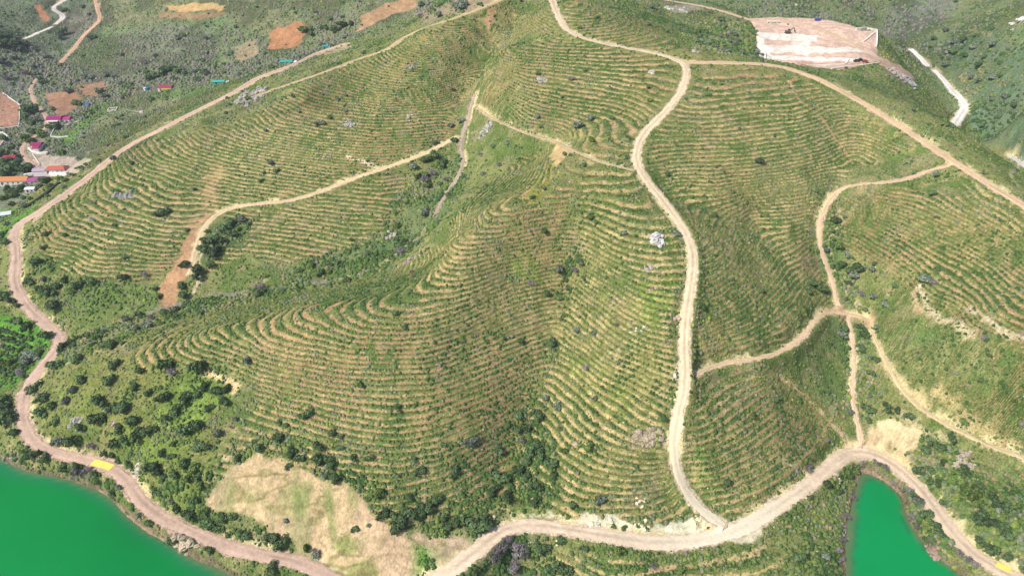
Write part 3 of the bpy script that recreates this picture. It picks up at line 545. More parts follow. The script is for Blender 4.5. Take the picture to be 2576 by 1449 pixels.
# ------------------------------------------------------------------ road ribbons
(FX_,), (FY_,), _ = at(1840, 1335); FORK = (float(FX_), float(FY_))
for name, wd, colr, P, zc in ROADW:
    Q = resample(np.array(P), 1.2); s = np.concatenate([[0], np.cumsum(np.hypot(*(Q[1:]-Q[:-1]).T))])
    sp = np.concatenate([[0], np.cumsum(np.hypot(*(P[1:]-P[:-1]).T))]); zq = np.interp(s, sp, zc)
    T = np.gradient(Q, axis=0); T /= np.hypot(*T.T)[:, None]+1e-9; N = np.stack([T[:,1], -T[:,0]], 1)
    K = 9; lat = np.linspace(-1, 1, K); V, Cc = [], []
    wide = wd/2*(1+.5*(fbm(Q[:,0], Q[:,1], 14, 3, 61)-.5))
    if name == 'spur_road': wide = wide*(1+.75*np.exp(-((s-18)/22)**2))
    for j, l in enumerate(lat):
        wj = wide + (abs(l) > .9)*((vnoise(Q[:,0]*.7+j*30, Q[:,1]*.7)-.5)*1.8)
        x = Q[:,0]+N[:,0]*l*wj; y = Q[:,1]+N[:,1]*l*wj
        z = zq + .14 - .04*l*l + .03*(vnoise(x, y)-.5)
        if abs(l) > .9: z = gz(x, y)-.05
        rut = -.035*np.exp(-((abs(l)-.5)/.14)**2)*(abs(l) < .9); V.append(np.stack([x, y, z+rut], 1))
        b = lin(colr)*(1 + .26*(fbm(x, y, 6, 3, 62)-.5) + .3*(vnoise(x*1.4, y*1.4)-.5))[:, None]
        b = b*(1 - .24*np.exp(-((l)/.2)**2)*sstep(.4, .6, fbm(x, y, 20, 2, 63)))[:, None]*(1 + .12*np.exp(-((abs(l)-.5)/.16)**2))
        fk = np.exp(-((x-FORK[0])**2+(y-FORK[1])**2)/34**2)*.75
        if name == 'spur_road': fk = np.maximum(fk, .55*sstep(215, 165, y))
        b = b+(lin((232,222,196))-b)*fk[:, None]; Cc.append(b)
    V = np.stack(V, 1).reshape(-1, 3); Cc = np.stack(Cc, 1).reshape(-1, 3); n = len(Q); I = np.arange(n*K).reshape(n, K)
    tag(mesh_obj(name, V, np.stack([I[:-1,:-1], I[:-1,1:], I[1:,1:], I[1:,:-1]], -1).reshape(-1, 4), M_ROAD, np.clip(Cc, 0, .85), None, True), kind='structure')
# ------------------------------------------------------------------ lake
m, t, p = nodes('lake_water', .08, .08)
gg = t.nodes.new('ShaderNodeNewGeometry'); nn = t.nodes.new('ShaderNodeTexNoise'); nn.inputs['Scale'].default_value = .012; nn.inputs['Detail'].default_value = 5
t.links.new(gg.outputs['Position'], nn.inputs['Vector']); cr = t.nodes.new('ShaderNodeMapRange')
cr.inputs['From Min'].default_value = .3; cr.inputs['From Max'].default_value = .7; cr.inputs['To Min'].default_value = .82; cr.inputs['To Max'].default_value = 1.16
t.links.new(nn.outputs['Fac'], cr.inputs['Value']); at_n = t.nodes.new('ShaderNodeAttribute'); at_n.attribute_name = 'tint'
vm = t.nodes.new('ShaderNodeVectorMath'); vm.operation = 'SCALE'; t.links.new(at_n.outputs['Color'], vm.inputs[0]); t.links.new(cr.outputs[0], vm.inputs['Scale']); t.links.new(vm.outputs[0], p.inputs['Base Color'])
n2_ = t.nodes.new('ShaderNodeTexNoise'); n2_.inputs['Scale'].default_value = .55; n2_.inputs['Detail'].default_value = 3; t.links.new(gg.outputs['Position'], n2_.inputs['Vector'])
bp = t.nodes.new('ShaderNodeBump'); bp.inputs['Strength'].default_value = .12; bp.inputs['Distance'].default_value = .12
t.links.new(n2_.outputs['Fac'], bp.inputs['Height']); t.links.new(bp.outputs[0], p.inputs['Normal'])
wx, wy = np.meshgrid(np.arange(-520, 421, 2.0), np.arange(-60, 301, 2.0)); wd_ = sample(ZB, wx.ravel(), np.maximum(wy.ravel(), 96)).reshape(wx.shape); wd_ = wd_ + (fbm(wx, wy, 9, 3, 81)-.5)*1.6
WC = np.zeros(wx.shape+(3,)) + np.array((.003, .215, .046)); WC *= .86; WC = mix(WC, np.array((.014, .17, .065)), sstep(-4.5, -1.6, wd_)); WC = mix(WC, np.array((.10, .16, .07)), sstep(-1.5, -.25, wd_)); WC = mix(WC, np.array((.004, .245, .070)), sstep(60, 140, wx)*(wd_ < -1.5)*.8)
I = np.arange(wx.size).reshape(wx.shape)
tag(mesh_obj('lake_water', np.stack([wx, wy, 0*wx], -1).reshape(-1, 3), np.stack([I[:-1,:-1], I[:-1,1:], I[1:,1:], I[1:,:-1]], -1).reshape(-1, 4), m, WC.reshape(-1, 3)), kind='structure')
# ------------------------------------------------------------------ vegetation
rng = np.random.default_rng(11)
DENSE = [  # (extra density, size factor, outline): brushy gullies and banks
 (1.0, 1.5, [(1090,420),(1140,400),(1150,440),(1130,490),(1105,540),(1060,610),(980,668),(860,706),(740,722),(690,690),(800,640),(950,590),(1000,480)]),
 (1.0, 1.4, [(1100,480),(1140,440),(1160,400),(1185,420),(1160,480),(1120,550),(1080,600),(1000,655),(960,665),(1040,590)]), (1, 1.3, [(560,752),(700,722),(860,700),(980,664),(1000,672),(860,716),(700,745),(560,772)]),
 (1.0, 1.5, [(520,580),(600,545),(650,545),(600,600),(530,650),(495,650),(500,600)]), (.9, 1.3, [(460,640),(500,670),(490,740),(450,765),(470,700)]),
 (1.0, 1.4, [(170,850),(340,795),(480,760),(640,725),(760,712),(640,760),(480,800),(380,830),(250,880),(150,930),(110,960),(140,890)]),
 (.8, 1.4, [(80,640),(130,660),(150,760),(200,830),(140,830),(90,760),(60,700)]),
 (.1, 1.0, [(100,960),(200,880),(330,900),(360,1000),(400,1100),(330,1160),(120,1120),(70,1040)]),
 (.6, 1.2, [(560,1130),(640,1120),(740,1180),(700,1200),(620,1170),(540,1260),(500,1330),(440,1300),(340,1180),(500,1160)]),
 (.5, 1.2, [(640,1090),(760,1110),(900,1180),(960,1250),(940,1280),(850,1230),(740,1180),(660,1120)]),
 (.5, 1.3, [(960,1290),(1100,1270),(1220,1230),(1260,1250),(1240,1320),(1180,1330),(1060,1345),(1000,1330)]),
 (.6, 1.3, [(1300,1060),(1360,1040),(1400,1100),(1390,1200),(1370,1290),(1290,1285),(1250,1270),(1280,1180)]),
 (.8, 1.3, [(1380,640),(1460,630),(1470,700),(1430,760),(1380,900),(1340,1040),(1290,1080),(1370,880),(1400,760)]),
 (1.0, 1.3, [(2065,470),(2110,490),(2100,570),(2140,690),(2210,800),(2200,850),(2150,780),(2090,700),(2065,620)]),
 (.8, 1.2, [(2100,800),(2170,810),(2190,900),(2230,1020),(2190,1060),(2130,1060),(2125,900)]), (.35, 1.1, [(2050,880),(2100,820),(2110,920),(2110,1060),(2040,980)]),
 (.9, 1.5, [(2310,1100),(2400,1130),(2470,1190),(2640,1250),(2640,1420),(2500,1400),(2420,1300),(2340,1230),(2290,1160)]),
 (.4, 1.1, [(1960,1290),(2080,1200),(2160,1180),(2160,1240),(2130,1320),(2120,1470),(1980,1470)]), (1, 1.3, [(2280,1230),(2330,1300),(2400,1370),(2460,1440),(2420,1440),(2330,1370),(2280,1300)]),
 (.9, 1.4, [(1700,80),(1780,60),(1890,60),(1935,150),(1800,140),(1730,120)]), (.8, 1.5, [(2320,110),(2480,80),(2640,170),(2640,420),(2560,390),(2440,320),(2400,200)]),
 (.8, 1.5, [(0,60),(100,130),(160,150),(240,200),(330,190),(500,170),(560,200),(420,210),(300,260),(160,330),(60,330),(0,260)]),
 (.7, 1.5, [(-60,330),(80,300),(180,370),(120,440),(0,520),(-60,560)]), (.7, 1.4, [(380,170),(700,150),(860,60),(940,50),(880,110),(640,190),(480,215)]),
 (1, 1.4, [(1050,60),(1040,10),(1090,-10),(1200,20),(1130,45)]), (.8, 1.4, [(-20,820),(0,980),(60,950),(130,880),(100,860),(50,960)]),
 (.9, 1.3, [(100,1150),(300,1190),(330,1260),(310,1280),(230,1225),(100,1185),(20,1150),(30,1120)]), (.6, 1.2, [(330,1290),(400,1330),(560,1400),(640,1420),(560,1412),(420,1350)]),
 (.6, 1.2, [(1230,1340),(1300,1345),(1400,1365),(1400,1470),(1230,1470)]), (.5, 1.2, [(120,700),(400,720),(460,770),(180,830)]),
]
DENSE += [(.45, 1.5, [(300,90),(460,60),(560,110),(520,160),(380,190),(280,170)]), (.7, 1.6, [(2230,20),(2400,-20),(2420,30),(2330,70),(2270,95),(2220,90)]), (.6, 1.5, [(560,60),(690,110),(680,140),(600,200),(560,190)]), (.6, 1.4, [(760,110),(900,50),(900,20),(760,40)]), (.5, 1.5, [(1900,0),(2200,0),(2220,60),(2150,60),(2000,38),(1880,40)]), (.5,1.4,[(2420,120),(2640,60),(2640,330),(2500,300)])]
DM = np.zeros_like(X); DSZ = np.ones_like(X)
for k, (dn, sz, poly) in enumerate(DENSE):
    w, m = inside(at_path(poly, 60), 5, 6, 500+k)
    if w is None: continue
    DSZ[w] = np.maximum(DSZ[w], 1+(sz-1)*m); DM[w] = np.maximum(DM[w], m*dn)
VEGC = np.array([lin(c) for c in [(68,92,54),(86,110,60),(108,124,66),(112,124,94),(142,132,96),(134,150,72),(126,122,112)]])
def domes(px, py, pz, r, hgt, colr, n=5):
    """many low bushes as one mesh: jittered two-ring mounds"""
    N = len(px); a = (np.arange(n)/n*2*np.pi)[None] + rng.random((N, 1))*6.3
    j = lambda s: 1 + (rng.random((N, n))-.5)*s
    r1 = r[:,None]*j(.6); r2 = r[:,None]*.72*j(.6); V = np.zeros((N, 2*n+1, 3)); 
    V[:,:n,0] = px[:,None]+np.cos(a)*r1; V[:,:n,1] = py[:,None]+np.sin(a)*r1; V[:,:n,2] = (pz-.25)[:,None]
    a2 = a+.5; V[:,n:2*n,0] = px[:,None]+np.cos(a2)*r2; V[:,n:2*n,1] = py[:,None]+np.sin(a2)*r2; V[:,n:2*n,2] = (pz+hgt*.62)[:,None]+hgt[:,None]*(rng.random((N,n))-.5)*.5
    V[:,2*n] = np.stack([px+r*(rng.random(N)-.5)*.5, py+r*(rng.random(N)-.5)*.5, pz+hgt], 1)
    F_ = []
    for i in range(n):
        k = (i+1) % n; F_ += [(i, k, n+i), (k, n+k, n+i), (n+i, n+k, 2*n)]
    F_ = (np.array(F_)[None] + (np.arange(N)*(2*n+1))[:,None,None]).reshape(-1, 3)
    C_ = colr[:,None,:]*(1+(rng.random((N, 2*n+1, 1))-.5)*.5)
    return V.reshape(-1, 3), F_, C_.reshape(-1, 3)
M = 620000
sy = np.exp(rng.uniform(np.log(135), np.log(1080), M)); sx = sy*rng.uniform(-1, 1, M)*(.80 + .55*np.clip((420-sy)/270, 0, 1))
f_, tm_, ba_, dm_, zb_, rd_ = (sample(A, sx, sy) for A in (F, TM, BARE, DM, ZB, RDC))
f_ = (sample(ph, sx, sy)) % 1.0
cl = fbm(sx, sy, 9, 3, 71); cl2 = fbm(sx, sy, 40, 2, 72)
p_t = np.clip(1.25 - np.abs(((f_-.32+.5) % 1)-.5)/.20, 0, 1)*sstep(.34, .55, cl)*.85 + .05
far_ = sstep(430, 560, sy); p_o = .12 + .12*far_ + .6*sstep(.45, .7, cl)*sstep(.3, .6, cl2)
p = tm_*p_t + (1-tm_)*p_o; p = np.maximum(p, dm_*.8*sstep(.3, .55, cl)); p = p*(1-ba_)**3*sstep(.2, 1.2, rd_)*(zb_ > .5)
ok = rng.random(M) < p; sx, sy, tm_, dm_ = sx[ok], sy[ok], tm_[ok], dm_[ok]; N = len(sx)
sr = (.30 + .6*rng.random(N)**2.2)*(1+.55*sstep(400, 640, sy))*(1+.9*dm_*rng.random(N)); sz_ = gz(sx, sy)
w_ = np.clip(fbm(sx, sy, 22, 3, 73)*1.9-.45, 0, .999); ci = np.clip((w_*4 + rng.normal(0, 1.0, N)), 0, 6).astype(int); ci = np.where(rng.random(N) < .03, 6, ci)
lft = (sx < -.25*sy) & (sy > 430) | (sy > 620); ci = np.where(lft & (rng.random(N) < .45), 3, ci); ci = np.where(lft & (rng.random(N) < .12+.4*(dm_ > .4)), 6, ci)
V_, F_, C_ = domes(sx, sy, sz_, sr, sr*(.75+.5*rng.random(N)), VEGC[ci])
tag(mesh_obj('ground_scrub', V_, F_, M_LEAF, C_), 'low green and dry scrub tufts covering the terraces and slopes', 'scrub', kind='stuff')
print('SCRUB', N)

# --- crowns: leaf sprays over a few lobes
def crown_mesh(name, seed, lobes, nleaf, leaf, flat, base, bare=False):
    r = np.random.default_rng(seed); L = []
    for i in range(lobes):
        a = r.random()*6.28; d = .68*math.sqrt(r.random()) if i else .1
        L.append((math.cos(a)*d, math.sin(a)*d, flat*(.45+.35*r.random()), (.22+.28*r.random()) if i else .5))
    V, Fc, Cc = [], [], []
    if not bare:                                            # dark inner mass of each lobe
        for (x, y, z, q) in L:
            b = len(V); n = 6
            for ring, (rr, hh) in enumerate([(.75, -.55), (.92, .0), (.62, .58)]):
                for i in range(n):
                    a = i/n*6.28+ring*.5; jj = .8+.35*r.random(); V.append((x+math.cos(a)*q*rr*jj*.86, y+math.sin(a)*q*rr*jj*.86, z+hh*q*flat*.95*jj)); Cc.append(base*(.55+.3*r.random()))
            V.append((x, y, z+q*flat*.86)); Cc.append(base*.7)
            for ring in range(2):
                for i in range(n):
                    k = (i+1) % n; Fc.append((b+ring*n+i, b+ring*n+k, b+ring*n+n+k)); Fc.append((b+ring*n+i, b+ring*n+n+k, b+ring*n+n+i))
            for i in range(n): Fc.append((b+2*n+i, b+2*n+(i+1) % n, b+3*n))
    for i in range(nleaf):
        x, y, z, q = L[r.integers(len(L))]; v = r.normal(size=3); v[2] = abs(v[2])*1.1-.35; v /= np.linalg.norm(v)+1e-6
        rr = q*(.55+.5*r.random()) if bare else q*(.86+.26*r.random()); c = np.array((x, y, z))+v*rr*np.array((1, 1, flat))
        t1 = r.normal(size=3); t1 -= v*t1.dot(v)*.6; t1 /= np.linalg.norm(t1)+1e-6; t2 = np.cross(v, t1)+r.normal(size=3)*.35; t2 /= np.linalg.norm(t2)+1e-6
        s = leaf*(.6+.8*r.random()); w2 = .18 if bare else .7; b = len(V)
        for (p1, p2) in ((-1, -.6), (.9, -.5), (.2, 1)): V.append(tuple(c+t1*s*p1+t2*s*w2*p2)); 
        cc = base*(.72+.75*r.random())*(1+.2*(r.random(3)-.5)); Cc += [cc, cc, cc]; Fc.append((b, b+1, b+2))
    me = bpy.data.meshes.new(name); me.from_pydata([tuple(map(float, v)) for v in V], [], Fc)
    ca = me.color_attributes.new('tint', 'FLOAT_COLOR', 'POINT'); c4 = np.ones((len(V), 4), 'f4'); c4[:,:3] = np.clip(np.array(Cc), 0.005, .8); ca.data.foreach_set('color', c4.ravel())
    me.materials.append(M_LEAF); me.update(); return me
def trunk_mesh(name, seed, colr, limbs=4, top=.6):
    r = np.random.default_rng(seed); V, Fc = [], []
    def limb(p0, p1, r0, r1, n=5):
        b = len(V); p0 = np.array(p0); p1 = np.array(p1)
        for k, (p, q) in enumerate(((p0, r0), ((p0+p1)/2+r.normal(size=3)*.03, (r0+r1)/2), (p1, r1))):
            for i in range(n): V.append((p[0]+math.cos(i/n*6.28)*q, p[1]+math.sin(i/n*6.28)*q, p[2]))
        for k in range(2):
            for i in range(n): j = (i+1) % n; Fc.append((b+k*n+i, b+k*n+j, b+k*n+n+j, b+k*n+n+i))
    limb((0, 0, -.25), (0.03, .02, top*.6), .085, .06)
    for i in range(limbs):
        a = i/limbs*6.28+r.random(); limb((0.03, .02, top*.55), (math.cos(a)*.4, math.sin(a)*.4, top*(1.0+.3*r.random())), .045, .012, 4)
    me = bpy.data.meshes.new(name); me.from_pydata([tuple(map(float, v)) for v in V], [], Fc); me.materials.append(mat_col(colr, .95, 0, .8, 4, .3)); me.update(); return me
BG = {'dark': (88,108,72), 'mid': (104,124,70), 'grey': (120,130,112), 'mauve': (134,124,128), 'olive': (92,104,58), 'poplar': (84,108,58)}
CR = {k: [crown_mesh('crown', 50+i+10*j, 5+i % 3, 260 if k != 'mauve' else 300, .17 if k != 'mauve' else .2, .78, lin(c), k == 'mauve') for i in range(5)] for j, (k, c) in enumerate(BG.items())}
TRK = [trunk_mesh('trunk', 5+i, (96,82,66)) for i in range(3)]; TRKM = [trunk_mesh('trunk', 15+i, (140,130,130), 7, .7) for i in range(3)]
# landmarks, in the survey, that labels are told from
LM = [(150,302,'the magenta-roofed house'),(95,372,'the white-walled terrace house'),(145,428,'the orange-roofed house'),(62,458,'the long orange and magenta roof'),(415,224,'the shed with the yellow front'),
 (550,212,'the turquoise shed at the meadow end'),(725,160,'the turquoise and white shed'),(820,124,'the small teal hut'),(640,245,'the big pale rock outcrop by the shore road'),(284,278,'the white-rimmed basin'),
 (715,90,'the orange bare plot'),(500,18,'the yellow earth cutting'),(155,848,'the pink road junction'),(60,1050,'the lakeside road bend'),(258,1167,'the yellow slab on the road'),(190,1065,'the pale rocks above the lake road'),
 (470,1050,'the bright green clearing'),(590,975,'the short cream track'),(600,1230,'the left edge of the sandy slope'),(655,1130,'the top tip of the sandy slope'),(800,1260,'the right side of the sandy slope'),(890,1330,'the foot of the sandy slope'),(715,1360,'the lakeside end of the sandy slope'),
 (340,1250,'the narrow lakeside road'),(500,1345,'the straight lakeside road'),(540,590,'the brushy hollow under the hillside track'),(430,740,'the reddish landslip'),(740,505,'the hillside track'),(965,425,'the hillside track fork'),(1110,500,'the stony creek bed'),
 (900,670,'the head of the dry creek'),(740,715,'the bend of the dry creek'),(400,790,'the lower dry creek'),(1355,200,'the pale rocks on the upper block'),(1040,168,'the grey rocks near the hilltop'),(1000,780,'the hooked terraces of the near spur'),(950,900,'the middle of the near spur'),
 (1000,1120,'the lower terraces of the near spur'),(1100,1300,'the foot of the near spur'),(1400,720,'the upper gully of the near spur'),(1370,900,'the middle gully of the near spur'),(1320,1130,'the lower gully of the near spur'),(1595,830,'the white boulder below the spur road'),(1655,600,'the pale rocks beside the spur road bend'),
 (1390,375,'the bare saddle patch'),(1600,400,'the spur road elbow'),(1730,170,'the ridge junction'),(1820,110,'the slope left of the quarry shelf'),(2050,110,'the quarry shelf'),(2250,200,'the rubble below the quarry'),(2420,290,'the white concrete road'),(1850,350,'the smiling terraces of the upper right'),(2100,467,'the gully track corner'),
 (2065,590,'the gully track'),(2130,690,'the brushy gully on the right'),(2130,790,'the bare earth crossing'),(1900,700,'the arched terraces right of the spur road'),(1920,1050,'the domed terraces'),(2150,950,'the valley track'),(2250,960,'the eroded track'),(2260,1090,'the round sand scar'),(2165,1150,'the head of the green cove'),
 (2370,770,'the long right-hand terraces'),(2400,1150,'the slope above the cove road'),(2500,1300,'the wood at the right edge'),(2400,1330,'the cove road'),(2320,1300,'the right bank of the cove'),(2130,1300,'the left bank of the cove'),(2000,1320,'the knoll left of the cove'),(1850,1330,'the white road fork'),(1560,1300,'the cream rock cut'),
 (1450,1330,'the lakeside end of the rock cut'),(1290,1400,'the mauve thicket by the lake road'),(1600,1410,'the terraces below the lake road'),(60,870,'the orchard'),(20,700,'the wide part of the pink road'),(300,496,'the grey boulders above the left terraces'),(200,160,'the sandy valley road'),(140,60,'the white road at the top left')]
LMP = np.array([(a, b) for a, b, _ in LM], float)
plants = []   # (u, v, x, y, r, kind)
def put(off, k, lst, rmul=1.0):
    for it in lst:
        zx, zy, zr = it[:3]; kd = it[3] if len(it) > 3 else 'dark'
        u, v = off[0]+zx*k, off[1]+zy*k; (x,), (y,), (z,) = at(u, v+zr*k*.25)
        dep = y*CP-(z-CAM_H)*SP; plants.append((u, v, float(x), float(y), zr*k*rmul*1.14*dep/FPX, kd))
Z3 = .3318
put((0,968), Z3, [(760,140,60),(900,190,70),(1240,110,48),(1410,110,58),(1500,80,42),(1340,190,45),(1265,255,34),(1440,335,70),(1010,280,58),(1050,390,58),(1145,350,48),(560,430,72),(430,390,45,'grey'),(690,420,48,'mauve'),(950,430,40),(880,440,50),(740,270,60),(1320,440,27),(1230,520,30),(1300,550,30),
 (1530,480,52),(1400,600,42),(1480,640,50,'mid'),(1170,640,72),(1330,690,34),(1180,780,52),(950,580,42),(820,540,40),(300,530,48),(380,550,40),(550,560,44),(640,600,34),(1350,1120,46),(1170,1040,42),(1440,960,62),(1560,1050,54),(1680,1000,48),(1760,1010,40),(1640,1100,40),(1830,1120,55),(1700,1160,28),(1600,1270,34),(1330,920,48),
 (60,200,78),(60,290,72),(140,370,45),(30,130,55),(240,30,48),(330,110,48),(320,220,56),(420,280,38),(500,130,38,'grey'),(1650,50,58),(1590,180,40),(1700,130,46),(1780,260,28,'grey'),(1660,370,40,'grey'),(1560,10,40),(1720,30,38),(1130,60,30),(560,40,40,'grey'),(1020,20,34),(630,700,64,'mauve'),(700,680,40,'mauve'),(560,720,30,'mauve'),(780,660,36),
 (1480,880,44),(1290,860,36,'grey'),(1560,960,40),(1000,520,30),(760,480,34),(900,330,40),(620,330,44),(400,160,34),(1420,720,34,'mid'),(1520,760,36,'mid'),(1240,700,34),(860,560,26),(1100,980,26,'grey'),(920,830,30,'grey'),(1430,1200,24),(1050,930,24)])
put((0,481), Z3, [(370,770,58),(230,690,42),(280,550,42),(600,710,48),(690,690,45),(930,660,38),(1480,620,56),(1400,800,48),(1640,470,56),(1650,380,54),(1560,450,48),(1700,300,48),(1750,250,46),(1840,220,40,'grey'),(390,880,48),(1260,1330,56),(1310,1370,46,'mauve'),(1500,1340,58),(1060,1370,40),(1880,1290,38,'grey'),(860,1170,38),
 (590,1280,46),(880,1320,38),(840,1440,44),(620,1430,48),(40,400,38),(20,340,38),(40,800,46),(90,850,38),(130,990,48),(230,1040,48),(390,1085,46),(250,1250,56,'grey'),(200,1300,52,'grey'),(150,1380,46,'mauve'),(300,1240,44),(960,980,40,'grey'),(1060,940,34),(1150,960,34,'mauve'),(1250,930,36),(1330,900,34,'grey'),(760,1080,36),(680,1110,34),(560,1180,36),
 (1450,560,40),(1600,560,34),(1380,720,34),(1230,170,46),(350,330,32),(330,430,28),(1420,300,24),(950,500,24),(180,60,26),(100,40,40,'mid'),(360,40,26),(1100,640,30,'mauve'),(1040,1050,34,'grey'),(1750,330,40),(1520,380,36)])
put((644,968), Z3, [(130,1190,58),(205,1190,58),(760,1085,28),(735,1095,24),(350,1320,34,'poplar'),(425,1340,38,'grey'),(150,1390,45),(1660,1060,78),(1720,1030,60),(1520,1050,48),(1450,1070,40),(1090,1090,56),(1060,1000,56),(1180,970,58),(1320,920,50),(1260,940,48),(960,990,48),(940,820,40,'mid'),(620,720,34),(570,610,44),(470,570,44),(520,690,28,'mauve'),
 (260,530,40),(280,490,38),(400,220,44),(360,240,38),(570,370,34),(640,390,28),(470,470,48),(170,400,38),(1830,1290,78,'mauve'),(1680,1430,38),(1640,430,44,'grey'),(1500,660,44),(1840,700,58),(1900,850,48),(1800,800,48),(1240,660,44),(1160,860,40),(1430,1000,40),(1380,860,40),(860,560,36),(740,560,32),(1060,680,28),(850,1070,20,'grey'),(230,1030,26,'grey'),
 (1330,1330,18),(330,560,36),(240,620,30),(540,560,36),(640,480,30),(1420,450,26),(1200,560,30),(180,280,30),(230,300,30),(440,1240,26,'mauve'),(480,1250,26,'mauve'),(1900,1180,44,'mauve')])
put((1288,968), Z3, [(190,230,56),(50,230,48),(150,500,48),(110,570,44),(50,640,40),(110,690,40),(220,520,46),(300,600,48),(310,690,44),(180,880,40),(460,910,32),(650,870,48,'grey'),(200,1230,58),(270,1230,48),(370,1200,36),(540,1250,34),(310,1390,58),(400,1400,56),(820,1270,44,'mid'),(770,1060,23),(850,1070,26),(950,1060,18),(1010,1070,22),
 (260,100,34,'grey'),(340,170,44,'grey'),(590,460,46,'mid'),(400,500,34,'mid'),(1280,1400,36,'mid'),(60,1270,90,'mauve'),(20,1380,60,'mauve'),(100,330,44),(30,340,40),(180,780,46),(220,440,40),(360,330,30),(1490,1070,14),(630,100,24,'grey')])
put((1932,968), Z3, [(1170,620,48),(1240,640,38),(1240,700,38),(1320,640,28),(1190,490,52),(1270,470,46),(1380,420,46),(1300,730,38),(1440,720,46,'mid'),(1150,820,30),(1120,760,26),(1140,900,46,'grey'),(1260,980,46),(1340,1110,44),(1330,1050,38),(1600,1010,66),(1690,1060,58),(1590,780,38),(1690,840,38),(1730,1210,60),(1640,1180,50),(1850,960,48),(1070,250,34),(1360,870,34),
 (750,190,42),(760,270,28),(420,760,30),(290,850,25),(210,900,22),(100,960,24),(590,1000,36,'mauve'),(600,1080,36,'mauve'),(560,1170,34,'mauve'),(540,1250,34,'mauve'),(560,1330,34,'mauve'),(690,780,30,'mauve'),(640,860,30,'mauve'),(900,640,32,'mauve'),(1000,700,34,'mauve'),(1040,770,34,'mauve'),(1090,1010,34,'mauve'),(1130,1080,34,'mauve'),
 (1220,1180,34,'mauve'),(1260,1230,34,'mauve'),(1420,1320,36,'mauve'),(1500,1370,36,'mauve'),(1545,1400,34,'mauve'),(700,620,26,'mauve'),(800,590,22,'mauve'),(840,610,24,'mauve'),(1800,1120,56),(1830,1260,50),(1480,640,36),(1100,880,30),(1200,1060,34,'mid'),(1800,900,40),(1740,960,40,'grey'),(620,700,30),(660,660,30,'mid'),(540,820,30),(900,180,36),(980,200,30),(1080,830,34,'mauve')])
put((1932,481), Z3, [(500,230,44),(530,430,40,'mid'),(600,500,38,'grey'),(560,560,34),(640,640,44,'grey'),(700,780,30,'mauve'),(620,600,40),(1190,680,48,'grey'),(1250,700,30,'mauve'),(1280,590,24),(790,610,30,'grey'),(810,550,24),(700,1050,34),(720,1110,36),(560,1090,40,'grey'),(390,740,38),(330,700,34),(430,460,24,'grey'),(790,800,38,'grey'),(880,860,38,'grey'),(830,1000,26,'grey'),
 (1240,20,34),(1280,200,20),(700,1190,40),(800,1300,34),(780,1380,30),(960,720,28),(680,590,36),(600,700,30),(740,880,30),(480,300,26)])
put((1288,481), Z3, [(850,310,24,'grey'),(370,600,46,'grey'),(480,610,34,'mauve'),(140,700,32,'mauve'),(240,300,32),(300,1150,40),(310,1190,28,'mauve'),(490,1060,30,'grey'),(620,1075,28,'grey'),(720,650,20),(420,740,26,'grey'),(800,1010,20,'grey'),(560,1330,30,'mauve'),(1250,320,34,'grey'),(260,770,30),(520,540,34),(590,160,22,'grey'),(640,240,20),(800,1290,20,'grey'),(940,330,16)])
put((1288,0), Z3, [(555,535,20),(450,600,30,'mauve'),(190,890,28,'grey'),(500,960,38,'grey'),(590,900,34,'grey'),(755,900,22),(400,1170,26),(540,1250,24),(1240,1100,14),(1320,750,14),(1180,1320,22),(1870,1230,36),(440,1180,16),(240,1430,18,'grey'),(1580,160,32),(1600,200,28),(1740,240,14),(1830,260,20),(1840,310,16),(1580,290,22,'grey'),(1640,320,24,'grey'),(1490,340,28,'grey'),(1560,370,28,'grey'),(1860,400,30,'grey'),(1750,410,26,'grey'),
 (1640,400,24,'grey'),(1400,320,26,'grey'),(1440,260,20,'grey'),(1710,310,20),(1180,240,20),(1210,230,16),(1060,60,30,'grey'),(1100,50,22,'grey'),(1040,190,22),(1290,200,10),(1280,240,14),(1500,100,22,'grey'),(1850,240,14),(1690,200,22),(1900,420,18,'grey'),(1820,440,18,'grey')])
put((644,0), Z3, [(380,240,38),(420,270,30),(340,230,26),(650,200,34),(720,190,30),(560,150,24),(600,240,36),(520,220,30),(1250,50,36,'grey'),(1330,90,44,'grey'),(1380,130,34,'grey'),(1530,70,44,'grey'),(1570,40,34,'grey'),(1240,130,30,'mauve'),(1700,30,26),(1200,170,20),(1490,680,18),(1350,1180,40),(1300,1220,34),(1420,1250,40),(1200,1270,34,'grey'),(1290,1370,38,'mauve'),(1450,1370,30,'mauve'),(1230,1350,30),(1480,960,30,'grey'),
 (1560,930,24,'grey'),(110,1240,24,'grey'),(160,1300,24),(40,1370,22),(60,1310,20),(500,940,24,'grey'),(330,850,16),(280,730,20),(690,730,16,'grey'),(1040,690,10),(560,890,20),(1840,1260,30,'grey'),(1720,1330,26,'grey'),(1800,1120,26),(1700,1180,24,'grey'),(1500,1080,30),(1380,1100,26)])
